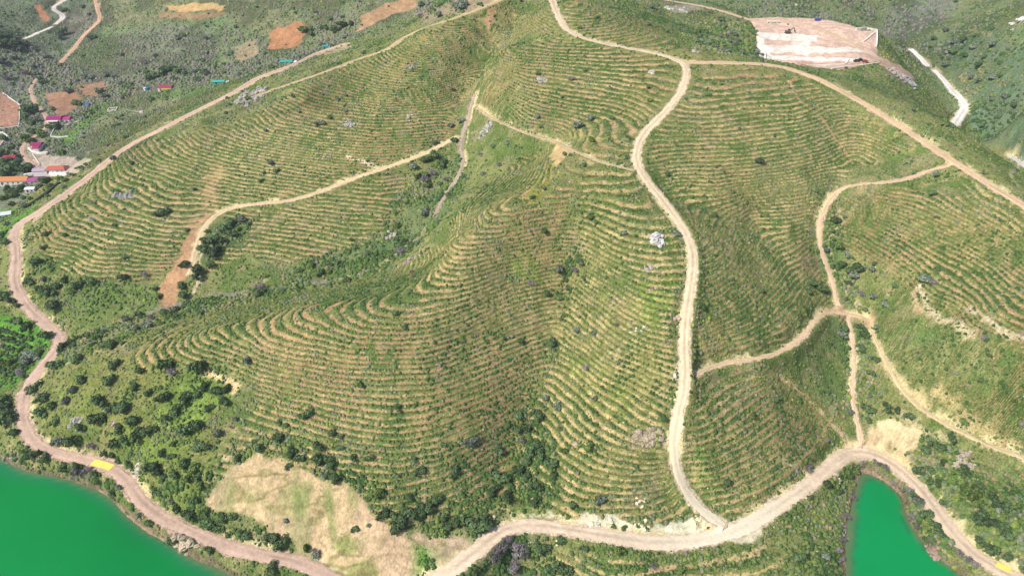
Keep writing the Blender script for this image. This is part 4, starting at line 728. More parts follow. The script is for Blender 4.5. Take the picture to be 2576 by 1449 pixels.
put((0,0), Z3, [(1250,560,46),(1180,580,40),(1360,550,40),(1130,600,34),(1310,530,30),(1560,560,34),(1500,600,26),(1640,520,26,'olive'),(1700,560,26,'olive'),(700,290,30),(750,700,44,'grey'),(800,740,34,'grey'),(520,700,34,'grey'),(590,790,40),(240,850,50),(200,900,40),(270,920,34,'grey'),(400,830,22),(120,1280,56),(200,1300,44),(60,1240,40),(230,1260,34),(60,1330,40),(280,1020,36,'mid'),(210,1080,36,'mid'),(480,260,34),
 (450,290,30,'grey'),(60,350,50),(120,330,44),(200,340,38,'grey'),(40,280,44),(150,380,40,'grey'),(260,380,30,'mauve'),(350,430,36,'mauve'),(200,560,34,'mauve'),(280,560,34,'grey'),(60,600,34,'mauve'),(110,440,40,'grey'),(30,480,38,'grey'),(640,600,34,'grey'),(700,590,30,'grey'),(800,580,36,'grey'),(870,580,24,'grey'),(940,740,22),(1150,760,26),(1260,740,20),(490,80,24),(330,630,30),(300,600,24),(700,860,20),(660,890,18),(770,870,16),
 (1370,270,14),(1190,340,12),(1550,180,14),(1790,210,20,'grey'),(1560,400,26,'grey'),(1540,460,20),(1100,480,24,'mauve'),(1180,430,24,'mauve'),(1060,540,24,'mauve'),(1300,360,18,'mauve'),(440,1290,14),(480,1420,24,'grey'),(620,60,20,'grey'),(1000,1240,22),(840,1200,30,'grey'),(960,1040,26),(1100,940,22),(340,1380,30),(170,1430,30)])
put((1932,0), Z3, [(590,520,14),(650,525,10),(720,505,12),(790,510,12),(1060,640,12),(1110,665,10),(1340,240,26,'grey'),(1480,310,34),(1540,370,30,'grey'),(1600,500,34),(1340,500,26,'grey'),(1250,300,26),(1700,350,34,'grey'),(1400,400,30),(1480,430,30),(1560,280,24),(1640,440,26),(1700,600,34,'grey'),(1600,620,30,'grey'),(1780,740,30,'grey'),(1850,800,30),(1700,760,24,'grey'),(950,40,10),(980,100,9),(1020,125,10),(920,130,8),(1260,1330,26,'grey'),(1440,1310,14),(1100,1320,18)])
put((0,0), 1, [(12,352,13),(30,372,11),(8,390,14),(60,392,9),(22,424,14),(50,425,12),(78,420,10),(5,436,13),(105,452,9),(118,458,11),(98,470,9),(20,478,11),(45,484,10),(10,500,11,'mid'),(30,515,10,'mid'),(75,500,9),(60,520,10,'grey'),(125,470,10),(150,450,9,'mid'),(165,455,9),(185,440,8),(200,425,8),(70,350,10,'mid'),(85,335,11),(110,345,8,'mid'),(65,300,10),(80,312,11),(72,282,10),(205,290,8),(225,282,7),(245,272,7),(190,262,8)])
# orchard rows on the bright meadow at the left edge
for i in range(7):
    for j in range(6):
        u, v = 0+i*13-j*3.0+2*rng.random(), 828+j*19+i*4+2*rng.random()
        if u < 95-j*4 and u > -5: put((0,0), 1, [(u, v, 8+2*rng.random(), 'dark' if rng.random() < .7 else 'mid')])
# further bushes where the photo shows thickets, grown on the land itself
M = 9000
qx0 = np.exp(rng.uniform(np.log(140), np.log(950), M)); qx = qx0*rng.uniform(-1, 1, M)*(.78+.5*np.clip((420-qx0)/270, 0, 1)); qy = qx0
dmm, baa, rdd, zbb, dsz, tmm = (sample(A, qx, qy) for A in (DM, BARE, RDC, ZB, DSZ, TM))
fq = ((qx < -.25*qy) & (qy > 430)) | (qy > 600); pr = np.clip(dmm**2*.38 + fq*.5*sstep(.5, .66, fbm(qx, qy, 30, 3, 95)) + .035*(1-tmm) + .02*tmm, 0, 1)*(1-baa)*(rdd > 1.0)*(zbb > 1.2); okq = rng.random(M) < pr
extra = [(x, y, (1.1+1.5*rng.random()**1.6)*d) for x, y, d in zip(qx[okq], qy[okq], dsz[okq])]
kept = [(p_[2], p_[3], p_[4]) for p_ in plants]; KX = np.array(kept)
for x, y, r in extra:
    if ((KX[:,0]-x)**2+(KX[:,1]-y)**2 < (KX[:,2]*.7+r*.5)**2).any(): continue
    KX = np.vstack([KX, (x, y, r)]); h = float(hbase(x, y)); u, v = proj(x, y, h)
    if not (-30 < u < PW+30 and -30 < v < PH+30): continue
    q = rng.random(); farl = (y > 430 and x < -.25*y) or y > 600
    plants.append((float(u), float(v), x, y, r, 'mauve' if q < .1 else 'grey' if q < (.45 if farl else .25) else 'mid' if q < .5 else 'dark'))
PX = np.array([p_[2] for p_ in plants]); PY = np.array([p_[3] for p_ in plants]); PR = np.array([p_[4] for p_ in plants])
for it in range(14):                      # no bush stands on a road: step it off the roadside
    d0 = sample(RDC, PX, PY); bad = (d0 < PR*.45+.2)
    if not bad.any(): break
    gx_ = sample(RDC, PX+1.2, PY)-sample(RDC, PX-1.2, PY); gy_ = sample(RDC, PX, PY+1.2)-sample(RDC, PX, PY-1.2); gl = np.hypot(gx_, gy_)+1e-6
    PX = np.where(bad, PX+gx_/gl*.5, PX); PY = np.where(bad, PY+gy_/gl*.5, PY)
plants = [(p_[0], p_[1], float(a_), float(b_), p_[4], p_[5]) for p_, a_, b_ in zip(plants, PX, PY)]
plants = [p_ for p_, z_, d_ in zip(plants, sample(ZB, PX, PY), sample(RDC, PX, PY)) if z_ > .15 and d_ > -.3]
print('PLANTS', len(plants))
KN = {'dark': ('evergreen_shrub', 'round dark green', 'shrub'), 'mid': ('leafy_shrub', 'bright mid green', 'shrub'), 'grey': ('grey_green_shrub', 'grey-green', 'shrub'), 'mauve': ('leafless_shrub', 'leafless mauve-grey', 'shrub'), 'olive': ('evergreen_shrub', 'olive green', 'shrub'), 'poplar': ('poplar_tree', 'tall light green', 'tree')}
size_px = [p_[4]*FPX/(p_[3]*CP+(CAM_H-float(gz(p_[2], p_[3])[0]))*SP) for p_ in plants]
order = sorted(range(len(plants)), key=lambda i: -size_px[i]); cnt = {}; singles, rest = [], []
for i in order:
    nm = KN[plants[i][5]][0]; cnt[nm] = cnt.get(nm, 0)+1
    (singles if cnt[nm] <= (300 if nm != 'evergreen_shrub' else 300) else rest).append(i)
cell = {}
for i in singles:
    u, v = plants[i][:2]; d = np.hypot(LMP[:,0]-u, (LMP[:,1]-v)*1.3); k = int(d.argmin()); dx, dy = u-LMP[k,0], v-LMP[k,1]
    side = ('right of' if dx > 0 else 'left of') if abs(dx) > abs(dy)*1.1 else ('below' if dy > 0 else 'above'); cell.setdefault((k, side, plants[i][5]), []).append((float(d[k]), i))
ORD = ['nearest', 'second', 'third', 'fourth', 'fifth', 'sixth', 'seventh', 'eighth', 'ninth', 'tenth', 'eleventh', 'twelfth']
for (k, side, kd), L in cell.items():
    L.sort(); nm, look, cat = KN[kd]; place = LM[k][2]
    for n, (d, i) in enumerate(L):
        u, v, x, y, r, _ = plants[i]; h = float(gz(x, y)[0]); big = r > 2.1
        if len(L) == 1: lab = '%s bush %s %s' % (look, side, place)
        elif n == 0: lab = '%s bush next %s %s' % (look, {'right of': 'to the right of', 'left of': 'to the left of', 'below': 'below', 'above': 'above'}[side], place)
        else: lab = '%s %s bush %s %s' % (ORD[n] if n < 12 else 'outlying', look, side, place)
        if len(lab.split()) > 16: lab = lab.replace('round ', '').replace('bright ', '').replace('to the ', '')
        t_ = bpy.data.objects.new(nm, None); t_.empty_display_size = .1; scene.collection.objects.link(t_)
        t_.location = (x, y, h-.1); t_.rotation_euler = (0, 0, rng.random()*6.28)
        sc_ = r*1.08; hz = 1.0 if kd != 'poplar' else 2.6; t_.scale = (sc_*(.8+.45*rng.random()), sc_*(.8+.4*rng.random()), sc_*(.9+.35*rng.random())*hz)
        tag(t_, lab, cat, {'evergreen_shrub': 'evergreen shrubs of the hillside', 'leafy_shrub': 'leafy green shrubs of the hillside', 'grey_green_shrub': 'grey-green shrubs of the hillside', 'leafless_shrub': 'leafless shrubs of the banks and creeks', 'poplar_tree': None}[nm])
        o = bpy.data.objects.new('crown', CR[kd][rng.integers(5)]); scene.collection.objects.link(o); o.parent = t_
        if size_px[i] > 9 or kd == 'poplar':
            o2 = bpy.data.objects.new('trunk', (TRKM if kd == 'mauve' else TRK)[rng.integers(3)]); scene.collection.objects.link(o2); o2.parent = t_
if rest:
    RV, RF, RC_ = [], [], []; b = 0
    for i in rest:
        u, v, x, y, r, kd = plants[i]; me = CR[kd][int(rng.integers(5))]; n = len(me.vertices)
        key = me.name
        if key not in _mc:
            co = np.empty(n*3, 'f4'); me.vertices.foreach_get('co', co); cc = np.empty(n*4, 'f4'); me.color_attributes['tint'].data.foreach_get('color', cc)
            _mc[key] = (co.reshape(-1, 3), cc.reshape(-1, 4)[:, :3], np.array([tuple(p_.vertices) for p_ in me.polygons]))
        co, cc, ff = _mc[key]; a = rng.random()*6.28; c, s = math.cos(a), math.sin(a)
        RV.append(np.stack([x+(co[:,0]*c-co[:,1]*s)*r, y+(co[:,0]*s+co[:,1]*c)*r, float(gz(x, y)[0])-.1+co[:,2]*r], 1)); RF.append(ff+b); RC_.append(cc*(.8+.4*rng.random())); b += n
    tag(mesh_obj('distant_shrubs', np.concatenate(RV), np.concatenate(RF), M_LEAF, np.concatenate(RC_)), 'scattered small dark evergreen bushes dotted over the slopes', 'shrubs', kind='stuff')
# ------------------------------------------------------------------ things people made
def gp(u, v):
    (x,), (y,), _ = at(u, v); z = float(gz(float(x), float(y))[0]); return float(x), float(y), z
def mpp(u, v):
    x, y, z = gp(u, v); return (y*CP-(z-CAM_H)*SP)/FPX
def root(name, loc, rz, label, cat, group=None):
    o = bpy.data.objects.new(name, None); o.empty_display_size = .2; scene.collection.objects.link(o); o.location = loc; o.rotation_euler = (0, 0, rz); return tag(o, label, cat, group)
class MB:
    def __init__(s): s.v, s.f = [], []
    def box(s, c, d, rot=None):
        b = len(s.v); x, y, z = c; a, e, h = d[0]/2, d[1]/2, d[2]/2
        for q in ((-a,-e,-h),(a,-e,-h),(a,e,-h),(-a,e,-h),(-a,-e,h),(a,-e,h),(a,e,h),(-a,e,h)):
            w = Vector(q)
            if rot: w = rot @ w
            s.v.append((w.x+x, w.y+y, w.z+z))
        s.f += [tuple(b+i for i in t) for t in ((0,3,2,1),(4,5,6,7),(0,1,5,4),(1,2,6,5),(2,3,7,6),(3,0,4,7))]; return s
    def cyl(s, c, r, h, n=12, axis='z', r2=None):
        b = len(s.v); r2 = r if r2 is None else r2
        for k, (q, rr) in enumerate(((-h/2, r), (h/2, r2))):
            for i in range(n):
                a = i/n*6.2832; p_ = (math.cos(a)*rr, math.sin(a)*rr, q)
                if axis == 'x': p_ = (q, p_[0], p_[1])
                if axis == 'y': p_ = (p_[0], q, p_[1])
                s.v.append((p_[0]+c[0], p_[1]+c[1], p_[2]+c[2]))
        for i in range(n): j = (i+1) % n; s.f.append((b+i, b+j, b+n+j, b+n+i))
        s.f.append(tuple(b+i for i in range(n))[::-1]); s.f.append(tuple(b+n+i for i in range(n))); return s
    def gable(s, c, L, W, z0, rise, over=.35, th=.14, hip=0):
        b = len(s.v); x, y = c; l, w = L/2+over, W/2+over
        for dz in (0, -th):
            s.v += [(x-l,y-w,z0+dz),(x+l,y-w,z0+dz),(x+l,y+w,z0+dz),(x-l,y+w,z0+dz),(x-l+hip,y,z0+rise+dz),(x+l-hip,y,z0+rise+dz)]
        s.f += [tuple(b+i for i in t) for t in ((0,1,5,4),(2,3,4,5),(1,2,5),(3,0,4),(6,10,11,7),(8,11,10,9),(7,11,8),(9,10,6),(0,6,7,1),(1,7,8,2),(2,8,9,3),(3,9,6,0))]; return s
    def make(s, name, c, parent=None, **k):
        return mesh_obj(name, s.v, s.f, c if not isinstance(c, tuple) else mat_col(c, **k), None, parent)
WHT, DRK = (232,228,222), (58,62,70)
def house(name, label, cat, u, v, L, W, H, roofc, rz=0, rise=1.6, hip=0, wallc=WHT, wings=(), win=3, porch=False, chim=True):
    x, y, z = gp(u, v); r = root(name, (x, y, z), rz, label, cat)
    w = MB().box((0, 0, H/2-.9), (L, W, H+1.8)); rf = MB().gable((0, 0), L, W, H+.12, rise, hip=hip)
    w.make('wall', wallc, r); ro = rf.make('roof', roofc, r, scale=3, amt=.14)
    if chim: MB().box((L*.25, .4, H+rise+.1), (.6, .6, 1.2)).make('chimney', (200,190,180), ro)
    for i in range(win):
        px = -L/2+(i+.7)*L/(win+.4); wi = MB().box((px, -W/2-.02, H*.55), (1.2, .08, 1.2)).make('window', (226,224,220), r); MB().box((px, -W/2-.07, H*.55), (1.0, .04, 1.0)).make('pane', DRK, wi, rough=.2, spec=.5)
    d = MB().box((-L/2+.35*L/(win+.4)+.5, -W/2-.03, 1.0), (.95, .1, 2.0)).make('door', (110,72,50), r)
    MB().box((-L/2+.35*L/(win+.4)+.8, -W/2-.1, 1.0), (.08, .05, .16)).make('handle', (180,180,180), d)
    for (cx, cy, l2, w2, h2, c2) in wings:
        MB().box((cx, cy, h2/2-.9), (l2, w2, h2+1.8)).make('annex', wallc, r); MB().gable((cx, cy), l2, w2, h2+.1, rise*.6, over=.3).make('annex_roof', c2, r, scale=3, amt=.14)
    if porch:
        pr = MB().box((0, -W/2-1.5, H-.5), (L*.8, 2.8, .14)).make('porch_roof', (226,220,214), r)
        for k in (-.36, 0, .36): MB().box((L*k, -W/2-2.6, (H-.6)/2), (.2, .2, H-.6)).make('post', WHT, pr)
    return r
MAG, ORG, RED2 = (150,52,106), (196,136,92), (190,104,88)
house('country_house', 'white house under a magenta roof, above the walled lawn', 'house', 142, 306, 11.5, 7.5, 3.0, MAG, .04, 1.7, wings=[(9.2, .6, 6.2, 6.0, 2.7, (176,62,130))], porch=True)
house('terrace_house', 'small white house with a purple and red roof and pale yard walls', 'house', 97, 372, 7.5, 6.0, 3.2, (140,58,104), .05, 1.4, wings=[(1.6, -5.0, 4.6, 4.0, 2.6, (172,60,84))], win=2)
house('tree_shaded_house', 'maroon-roofed house half hidden among dark trees at the left edge', 'house', 30, 404, 8.5, 6.0, 2.9, (160,60,78), .1, 1.4, win=2)
house('orange_roofed_house', 'long low building with a bright orange-red hipped roof', 'house', 146, 432, 13.5, 7.0, 2.8, RED2, .08, 1.7, hip=2.0, win=4, chim=False, wings=[(-11.0, -1.0, 9.5, 4.5, 2.3, (176,160,172))])
house('farmhouse', 'long farmhouse with an orange tiled roof and magenta right half', 'house', 42, 460, 19.0, 7.6, 2.9, ORG, .06, 1.8, wings=[(14.0, -1.2, 9.6, 6.8, 2.7, (164,84,136))], win=5)
house('white_cottage', 'white flat-fronted cottage at the foot of the long farmhouse', 'house', 80, 482, 6.0, 4.0, 2.4, (222,220,224), .1, .7, win=2, chim=False)
house('roadside_shed', 'low white and teal-roofed shed below the pink road bend at left edge', 'shed', 12, 545, 9.0, 5.0, 2.3, (206,214,206), .35, .8, win=2, chim=False)
r = house('meadow_shed', 'magenta-roofed shed with a yellow front, in the meadow', 'shed', 418, 226, 11.5, 5.5, 2.8, (160,62,96), .03, 1.3, win=2, chim=False)
MB().box((2.0, -3.6, 1.1), (8.5, 1.2, 2.2)).make('front_lean_to', (206,184,70), r)
r = root('water_tank', gp(374, 228), 0, 'blue and white water tank left of the yellow-fronted shed', 'tank')
MB().cyl((0, 0, 1.3), 1.5, 2.8, 16).make('tank_body', (40,98,150), r, rough=.5, spec=.3); MB().cyl((-2.8, .2, 1.2), 1.3, 2.6, 16).make('tank_body', (216,226,226), r, rough=.5, spec=.3); MB().cyl((0, 0, 2.85), 1.1, .3, 16, r2=.5).make('lid', (60,120,170), r)
r = root('tarpaulin_tent', gp(221, 267), .1, 'small bright blue tent at the edge of the green lawn', 'tent')
MB().gable((0, 0), 4.0, 3.4, 1.0, 1.5, over=.1, th=.05).make('canvas', (24,104,160), r, rough=.6); MB().box((0, 0, .2), (3.8, 3.2, 1.6)).make('side_panel', (30,90,140), r)
for nm, lab, u, v, L, W, c, c2 in (('storage_shed', 'flat turquoise shed at the far right end of the green meadow', 552, 212, 9.0, 4.0, (70,172,158), (230,232,228)), ('storage_shed', 'turquoise shed with white lean-to beside the upper dirt road', 722, 162, 9.5, 5.0, (58,164,154), (232,232,236)), ('storage_shed', 'small teal hut on the pale cutting of the upper road', 820, 125, 4.6, 3.6, (58,158,160), (196,206,206))):
    r = root(nm, gp(u, v), .12, lab, 'shed'); MB().box((0, 0, .9), (L, W, 2.6)).make('wall', (c[0]+10, min(255, c[1]+8), c[2]), r)
    ro = MB().gable((0, 0), L, W, 2.2, .8, over=.3, th=.1).make('roof', c, r, rough=.5, spec=.3, scale=2); MB().box((L*.62, -.2, .8), (L*.42, W*.8, 2.0)).make('lean_to', c2, r); MB().box((-L*.2, -W/2-.03, .95), (1.1, .08, 1.9)).make('door', DRK, r)
# basin with a white rim
x, y, z = gp(284, 278); r = root('water_basin', (x, y, z), .25, 'open white-rimmed basin in the grass above the meadow', 'basin'); q = MB()
for cx, cy, sx_, sy_ in ((0, -3, 7, .5), (0, 3, 7, .5), (-3.25, 0, .5, 5.5), (3.25, 0, .5, 5.5)): q.box((cx, cy, .3), (sx_, sy_, 1.6))
q.make('rim', (226,222,206), r); MB().box((0, 0, -.1), (6, 5.5, .3)).make('basin_floor', (120,134,96), r)
x, y, z = gp(356, 285); r = root('well_house', (x, y, z), .2, 'tiny white well block with a pale pipe on the slope', 'well'); MB().box((0, 0, .4), (2.6, 1.6, 1.6)).make('block', WHT, r)
q = MB()
for i in range(9): q.box((-1.5-i*1.4, 1.0+i*.95, .25), (1.75, .18, .18), Matrix.Rotation(math.atan2(.95, -1.4), 3, 'Z'))
q.make('pipe', (214,212,206), r)
# walls that follow the land
def wall(name, label, cat, pts, h, t, c, step=12, dens=2.5, cap=None):
    P = resample(at_path(pts, step), dens); z = gz(P[:,0], P[:,1]); T = np.gradient(P, axis=0); T /= np.hypot(*T.T)[:,None]+1e-9; N = np.stack([T[:,1], -T[:,0]], 1)*t/2
    z = smooth(z, 3); V, Fc = [], []
    for i in range(len(P)):
        for sgn, dz in ((-1, -.8), (-1, h), (1, h), (1, -.8)): V.append((P[i,0]+N[i,0]*sgn, P[i,1]+N[i,1]*sgn, z[i]+dz))
    for i in range(len(P)-1):
        for k in range(4): j = (k+1) % 4; Fc.append((i*4+k, i*4+j, i*4+4+j, i*4+4+k))
    n = len(P); Fc += [(0, 1, 2, 3), (n*4-1, n*4-2, n*4-3, n*4-4)]
    return tag(mesh_obj(name, V, Fc, mat_col(c, scale=.6, amt=.14)), label, cat)
wall('plot_wall', 'white wall along the upper right side of the reddish plot', 'wall', [(8,236),(52,267),(50,300),(49,318)], 1.3, .5, (222,216,214))
wall('plot_wall', 'grey-white wall along the bottom of the reddish plot', 'wall', [(49,320),(20,324),(-20,327)], 1.0, .8, (206,206,200))
wall('plot_wall', 'pale wall with a green side around the lower left plot', 'wall', [(-20,334),(8,337),(21,345),(10,360),(-6,378)], 1.6, .6, (214,220,208))
wall('garden_wall', 'white curved wall in front of the magenta-roofed house', 'wall', [(138,318),(165,316),(185,313),(200,306)], .9, .5, WHT)
wall('garden_wall', 'white wall around the left corner of the small lawn', 'wall', [(140,322),(131,335),(128,346),(150,347),(172,345)], .8, .5, (226,224,214))
wall('yard_wall', 'white angled yard wall below the purple-roofed house', 'wall', [(72,374),(82,384),(104,388),(122,386)], 1.4, .9, WHT)
wall('yard_wall', 'pale ramp wall running down from the purple-roofed house', 'wall', [(82,388),(92,402),(100,414)], .7, .7, (220,206,196))
wall('yard_wall', 'white wall above the long orange roof', 'wall', [(62,444),(80,441),(100,437),(118,436)], 1.6, 1.2, WHT)
wall('yard_wall', 'broad white wall under the orange-red hipped roof', 'wall', [(122,440),(150,441),(172,440)], 2.0, 2.2, WHT)
wall('field_edge', 'dark hedge bank running down beside the left-hand lawn', 'hedge', [(150,462),(120,486),(92,506),(70,522)], 1.6, 1.8, (58,70,44))
wall('retaining_wall', 'tall white retaining wall at the upper right corner of the quarry', 'wall', [(2153,77),(2180,75),(2204,82),(2205,98),(2204,118)], 2.2, .9, (236,228,220))
wall('retaining_wall', 'diagonal white wall inside the quarry corner', 'wall', [(2200,84),(2186,95),(2170,107)], .9, 1.0, (236,226,214))
wall('retaining_wall', 'white bank wall down the left side of the quarry', 'wall', [(1905,96),(1914,116),(1924,136),(1937,152)], 1.2, 1.6, (230,226,208))
wall('retaining_wall', 'long low pale wall along the lower edge of the quarry', 'wall', [(2092,176),(2130,170),(2175,165),(2213,160)], .9, 1.0, (228,216,196))
wall('crest_wall', 'short pale wall line left of the small quarry vehicles', 'wall', [(2030,166),(2080,165),(2128,162),(2136,150)], .8, .8, (232,222,206))
# yellow slabs across the lake roads
def slab(label, pts, wd):
    P = resample(at_path(pts, 8), 1.0); z = smooth(gz(P[:,0], P[:,1]), 4)+.24; T = np.gradient(P, axis=0); T /= np.hypot(*T.T)[:,None]+1e-9; N = np.stack([T[:,1], -T[:,0]], 1)
    V, Fc = [], []
    for i in range(len(P)):
        for l in (-.5, -.5, .5, .5): V.append((P[i,0]+N[i,0]*l*wd, P[i,1]+N[i,1]*l*wd, z[i]))
        for k in (0, 3): V[-4+k] = (*V[-4+k][:2], z[i]-.8)
    for i in range(len(P)-1):
        for k in range(3): Fc.append((i*4+k, i*4+k+1, i*4+5+k, i*4+4+k))
    n = len(P); Fc += [(0, 1, 2, 3), (n*4-1, n*4-2, n*4-3, n*4-4)]
    tag(mesh_obj('yellow_slab', V, Fc, mat_col((238,220,112), scale=.8, amt=.1)), label, 'slab')
slab('bright yellow slab across the lakeside road by the mauve bushes', [(233,1163),(256,1168),(281,1175)], 3.2)
slab('yellow slab at the lower right end of the cove road', [(2508,1416),(2524,1424),(2544,1433)], 2.6)
# machines on the quarry shelf
r = root('excavator', gp(1982, 86), .25, 'dark grey tracked excavator working on the white quarry strip', 'excavator')
for s_ in (-1.15, 1.15): MB().box((0, s_, .45), (4.4, .6, .8)).cyl((-2.2, s_, .45), .4, .6, 10, 'y').cyl((2.2, s_, .45), .4, .6, 10, 'y').make('track', (70,68,66), r)
MB().box((-.5, 0, 1.55), (3.6, 2.6, 1.2)).box((-2.0, 0, 1.7), (1.0, 2.7, 1.5)).make('body', (104,100,90), r)
cb = MB().box((.8, .75, 2.5), (1.4, 1.1, 1.6)).make('cab', (90,92,96), r); MB().box((1.52, .75, 2.6), (.05, .9, 1.1)).make('pane', DRK, cb, rough=.2, spec=.5)
MB().box((2.6, -.3, 3.2), (4.2, .45, .6), Matrix.Rotation(-.7, 3, 'Y')).make('boom', (110,104,90), r); MB().box((5.0, -.3, 3.3), (3.4, .4, .45), Matrix.Rotation(.9, 3, 'Y')).make('arm', (110,104,90), r)
MB().box((5.8, -.3, 1.5), (1.1, 1.2, .9), Matrix.Rotation(.4, 3, 'Y')).make('bucket', (80,78,74), r)
def vehicle(name, label, cat, u, v, c, rz, truck=False):
    r = root(name, gp(u, v), rz, label, cat); L = 5.6 if truck else 4.2
    MB().box((0, 0, .75), (L, 1.9, .8)).make('body', c, r, rough=.4, spec=.4); cb = MB().box((L*.22 if truck else -.1, 0, 1.5), (L*.3 if truck else 2.2, 1.7, .8)).make('cab', c, r, rough=.4, spec=.4)
    MB().box((L*.22+.0 if truck else -.1, 0, 1.55), (L*.3+.06 if truck else 2.26, 1.5, .45)).make('windows', DRK, cb, rough=.2, spec=.5)
    if truck: MB().box((-L*.22, 0, 1.45), (L*.5, 2.0, .7)).make('load_bed', c, r)
    for a_ in (-1, 1):
        for b_ in (-1, 1): MB().cyl((a_*L*.32, b_*.9, .38), .38, .25, 12, 'y').make('wheel', (40,40,40), r)
vehicle('truck', 'blue truck parked at the upper edge of the quarry', 'truck', 2057, 53, (70,84,168), .1, True)
vehicle('truck', 'cream truck on the upper quarry road, left one of two', 'truck', 1938, 58, (232,220,190), .0, True)
vehicle('truck', 'cream truck on the upper quarry road, right one of two', 'truck', 1954, 58, (236,228,204), .1, True)
vehicle('parked_car', 'dark car in the lower right of the quarry, left of the dark green one', 'car', 2154, 156, (74,64,62), .1)
vehicle('parked_car', 'dark green car in the lower right of the quarry, middle of three', 'car', 2163, 154, (44,62,50), .5)
vehicle('parked_car', 'reddish car in the lower right of the quarry, right of the dark ones', 'car', 2176, 157, (150,70,60), -.2)
# ------------------------------------------------------------------ rocks
def outcrop(u, v, wpx, hpx, n, c, label, seed, big=.34, name='rock_outcrop'):
    r = np.random.default_rng(seed); x0, y0, _ = gp(u, v); k = mpp(u, v); V, Fc, Cc = [], [], []; W = wpx*k/2; Hh = hpx*k/2/math.sin(math.atan2(CAM_H-_, math.hypot(x0, y0))+.25)
    ico = [(math.cos(a)*math.cos(e), math.sin(a)*math.cos(e), math.sin(e)) for e, m_ in ((-.5, 7), (.25, 7), (.85, 5)) for a in [i/m_*6.28+e for i in range(m_)]]+[(0, 0, 1)]
    rings = [(0, 7), (7, 7), (14, 5)]
    for i in range(n):
        a = r.random()*6.28; d = r.random()**.8; x = x0+math.cos(a)*d*W; y = y0+math.sin(a)*d*Hh; s = min(W, Hh)*big*(.45+.9*r.random()**2)*(1.35-.6*d); z = float(gz(x, y)[0])
        if n == 1: x, y, s = x0, y0, min(W, Hh)
        if sample(RDC, x, y)[0] < .2+s*.3 and n > 4 and (V or i < n-1): continue
        s = min(s, 2.6 if n < 9 else 1.9)
        b = len(V); sc3 = s*np.array([1+.5*r.random(), .8+.4*r.random(), .55+.5*r.random()]); ang = r.random()*3; cc = lin(c)*(.75+.45*r.random())
        for p_ in ico:
            q = np.array(p_)*sc3*(.78+.44*r.random()); V.append((x+q[0]*math.cos(ang)-q[1]*math.sin(ang), y+q[0]*math.sin(ang)+q[1]*math.cos(ang), z+q[2]*1.1)); Cc.append(cc*(.85+.3*r.random()))
        for (o0, m0), (o1, m1) in ((rings[0], rings[1]), (rings[1], rings[2])):
            if m0 == m1:
                for j in range(m0): Fc.append((b+o0+j, b+o0+(j+1) % m0, b+o1+j)); Fc.append((b+o0+(j+1) % m0, b+o1+(j+1) % m0, b+o1+j))
            else:
                for j in range(m0): j1 = int(round(j*m1/m0)) % m1; j2 = int(round((j+1)*m1/m0)) % m1; Fc.append((b+o0+j, b+o0+(j+1) % m0, b+o1+j2)); (j1 != j2) and Fc.append((b+o0+j, b+o1+j2, b+o1+j1))
        for j in range(5): Fc.append((b+14+j, b+14+(j+1) % 5, b+19))
    return tag(mesh_obj(name, V, Fc, M_ROCK, np.clip(np.array(Cc), 0, .85)), label, 'rocks')
GR, PK, WH, CRM = (172,166,156), (184,160,144), (208,202,192), (222,208,176)
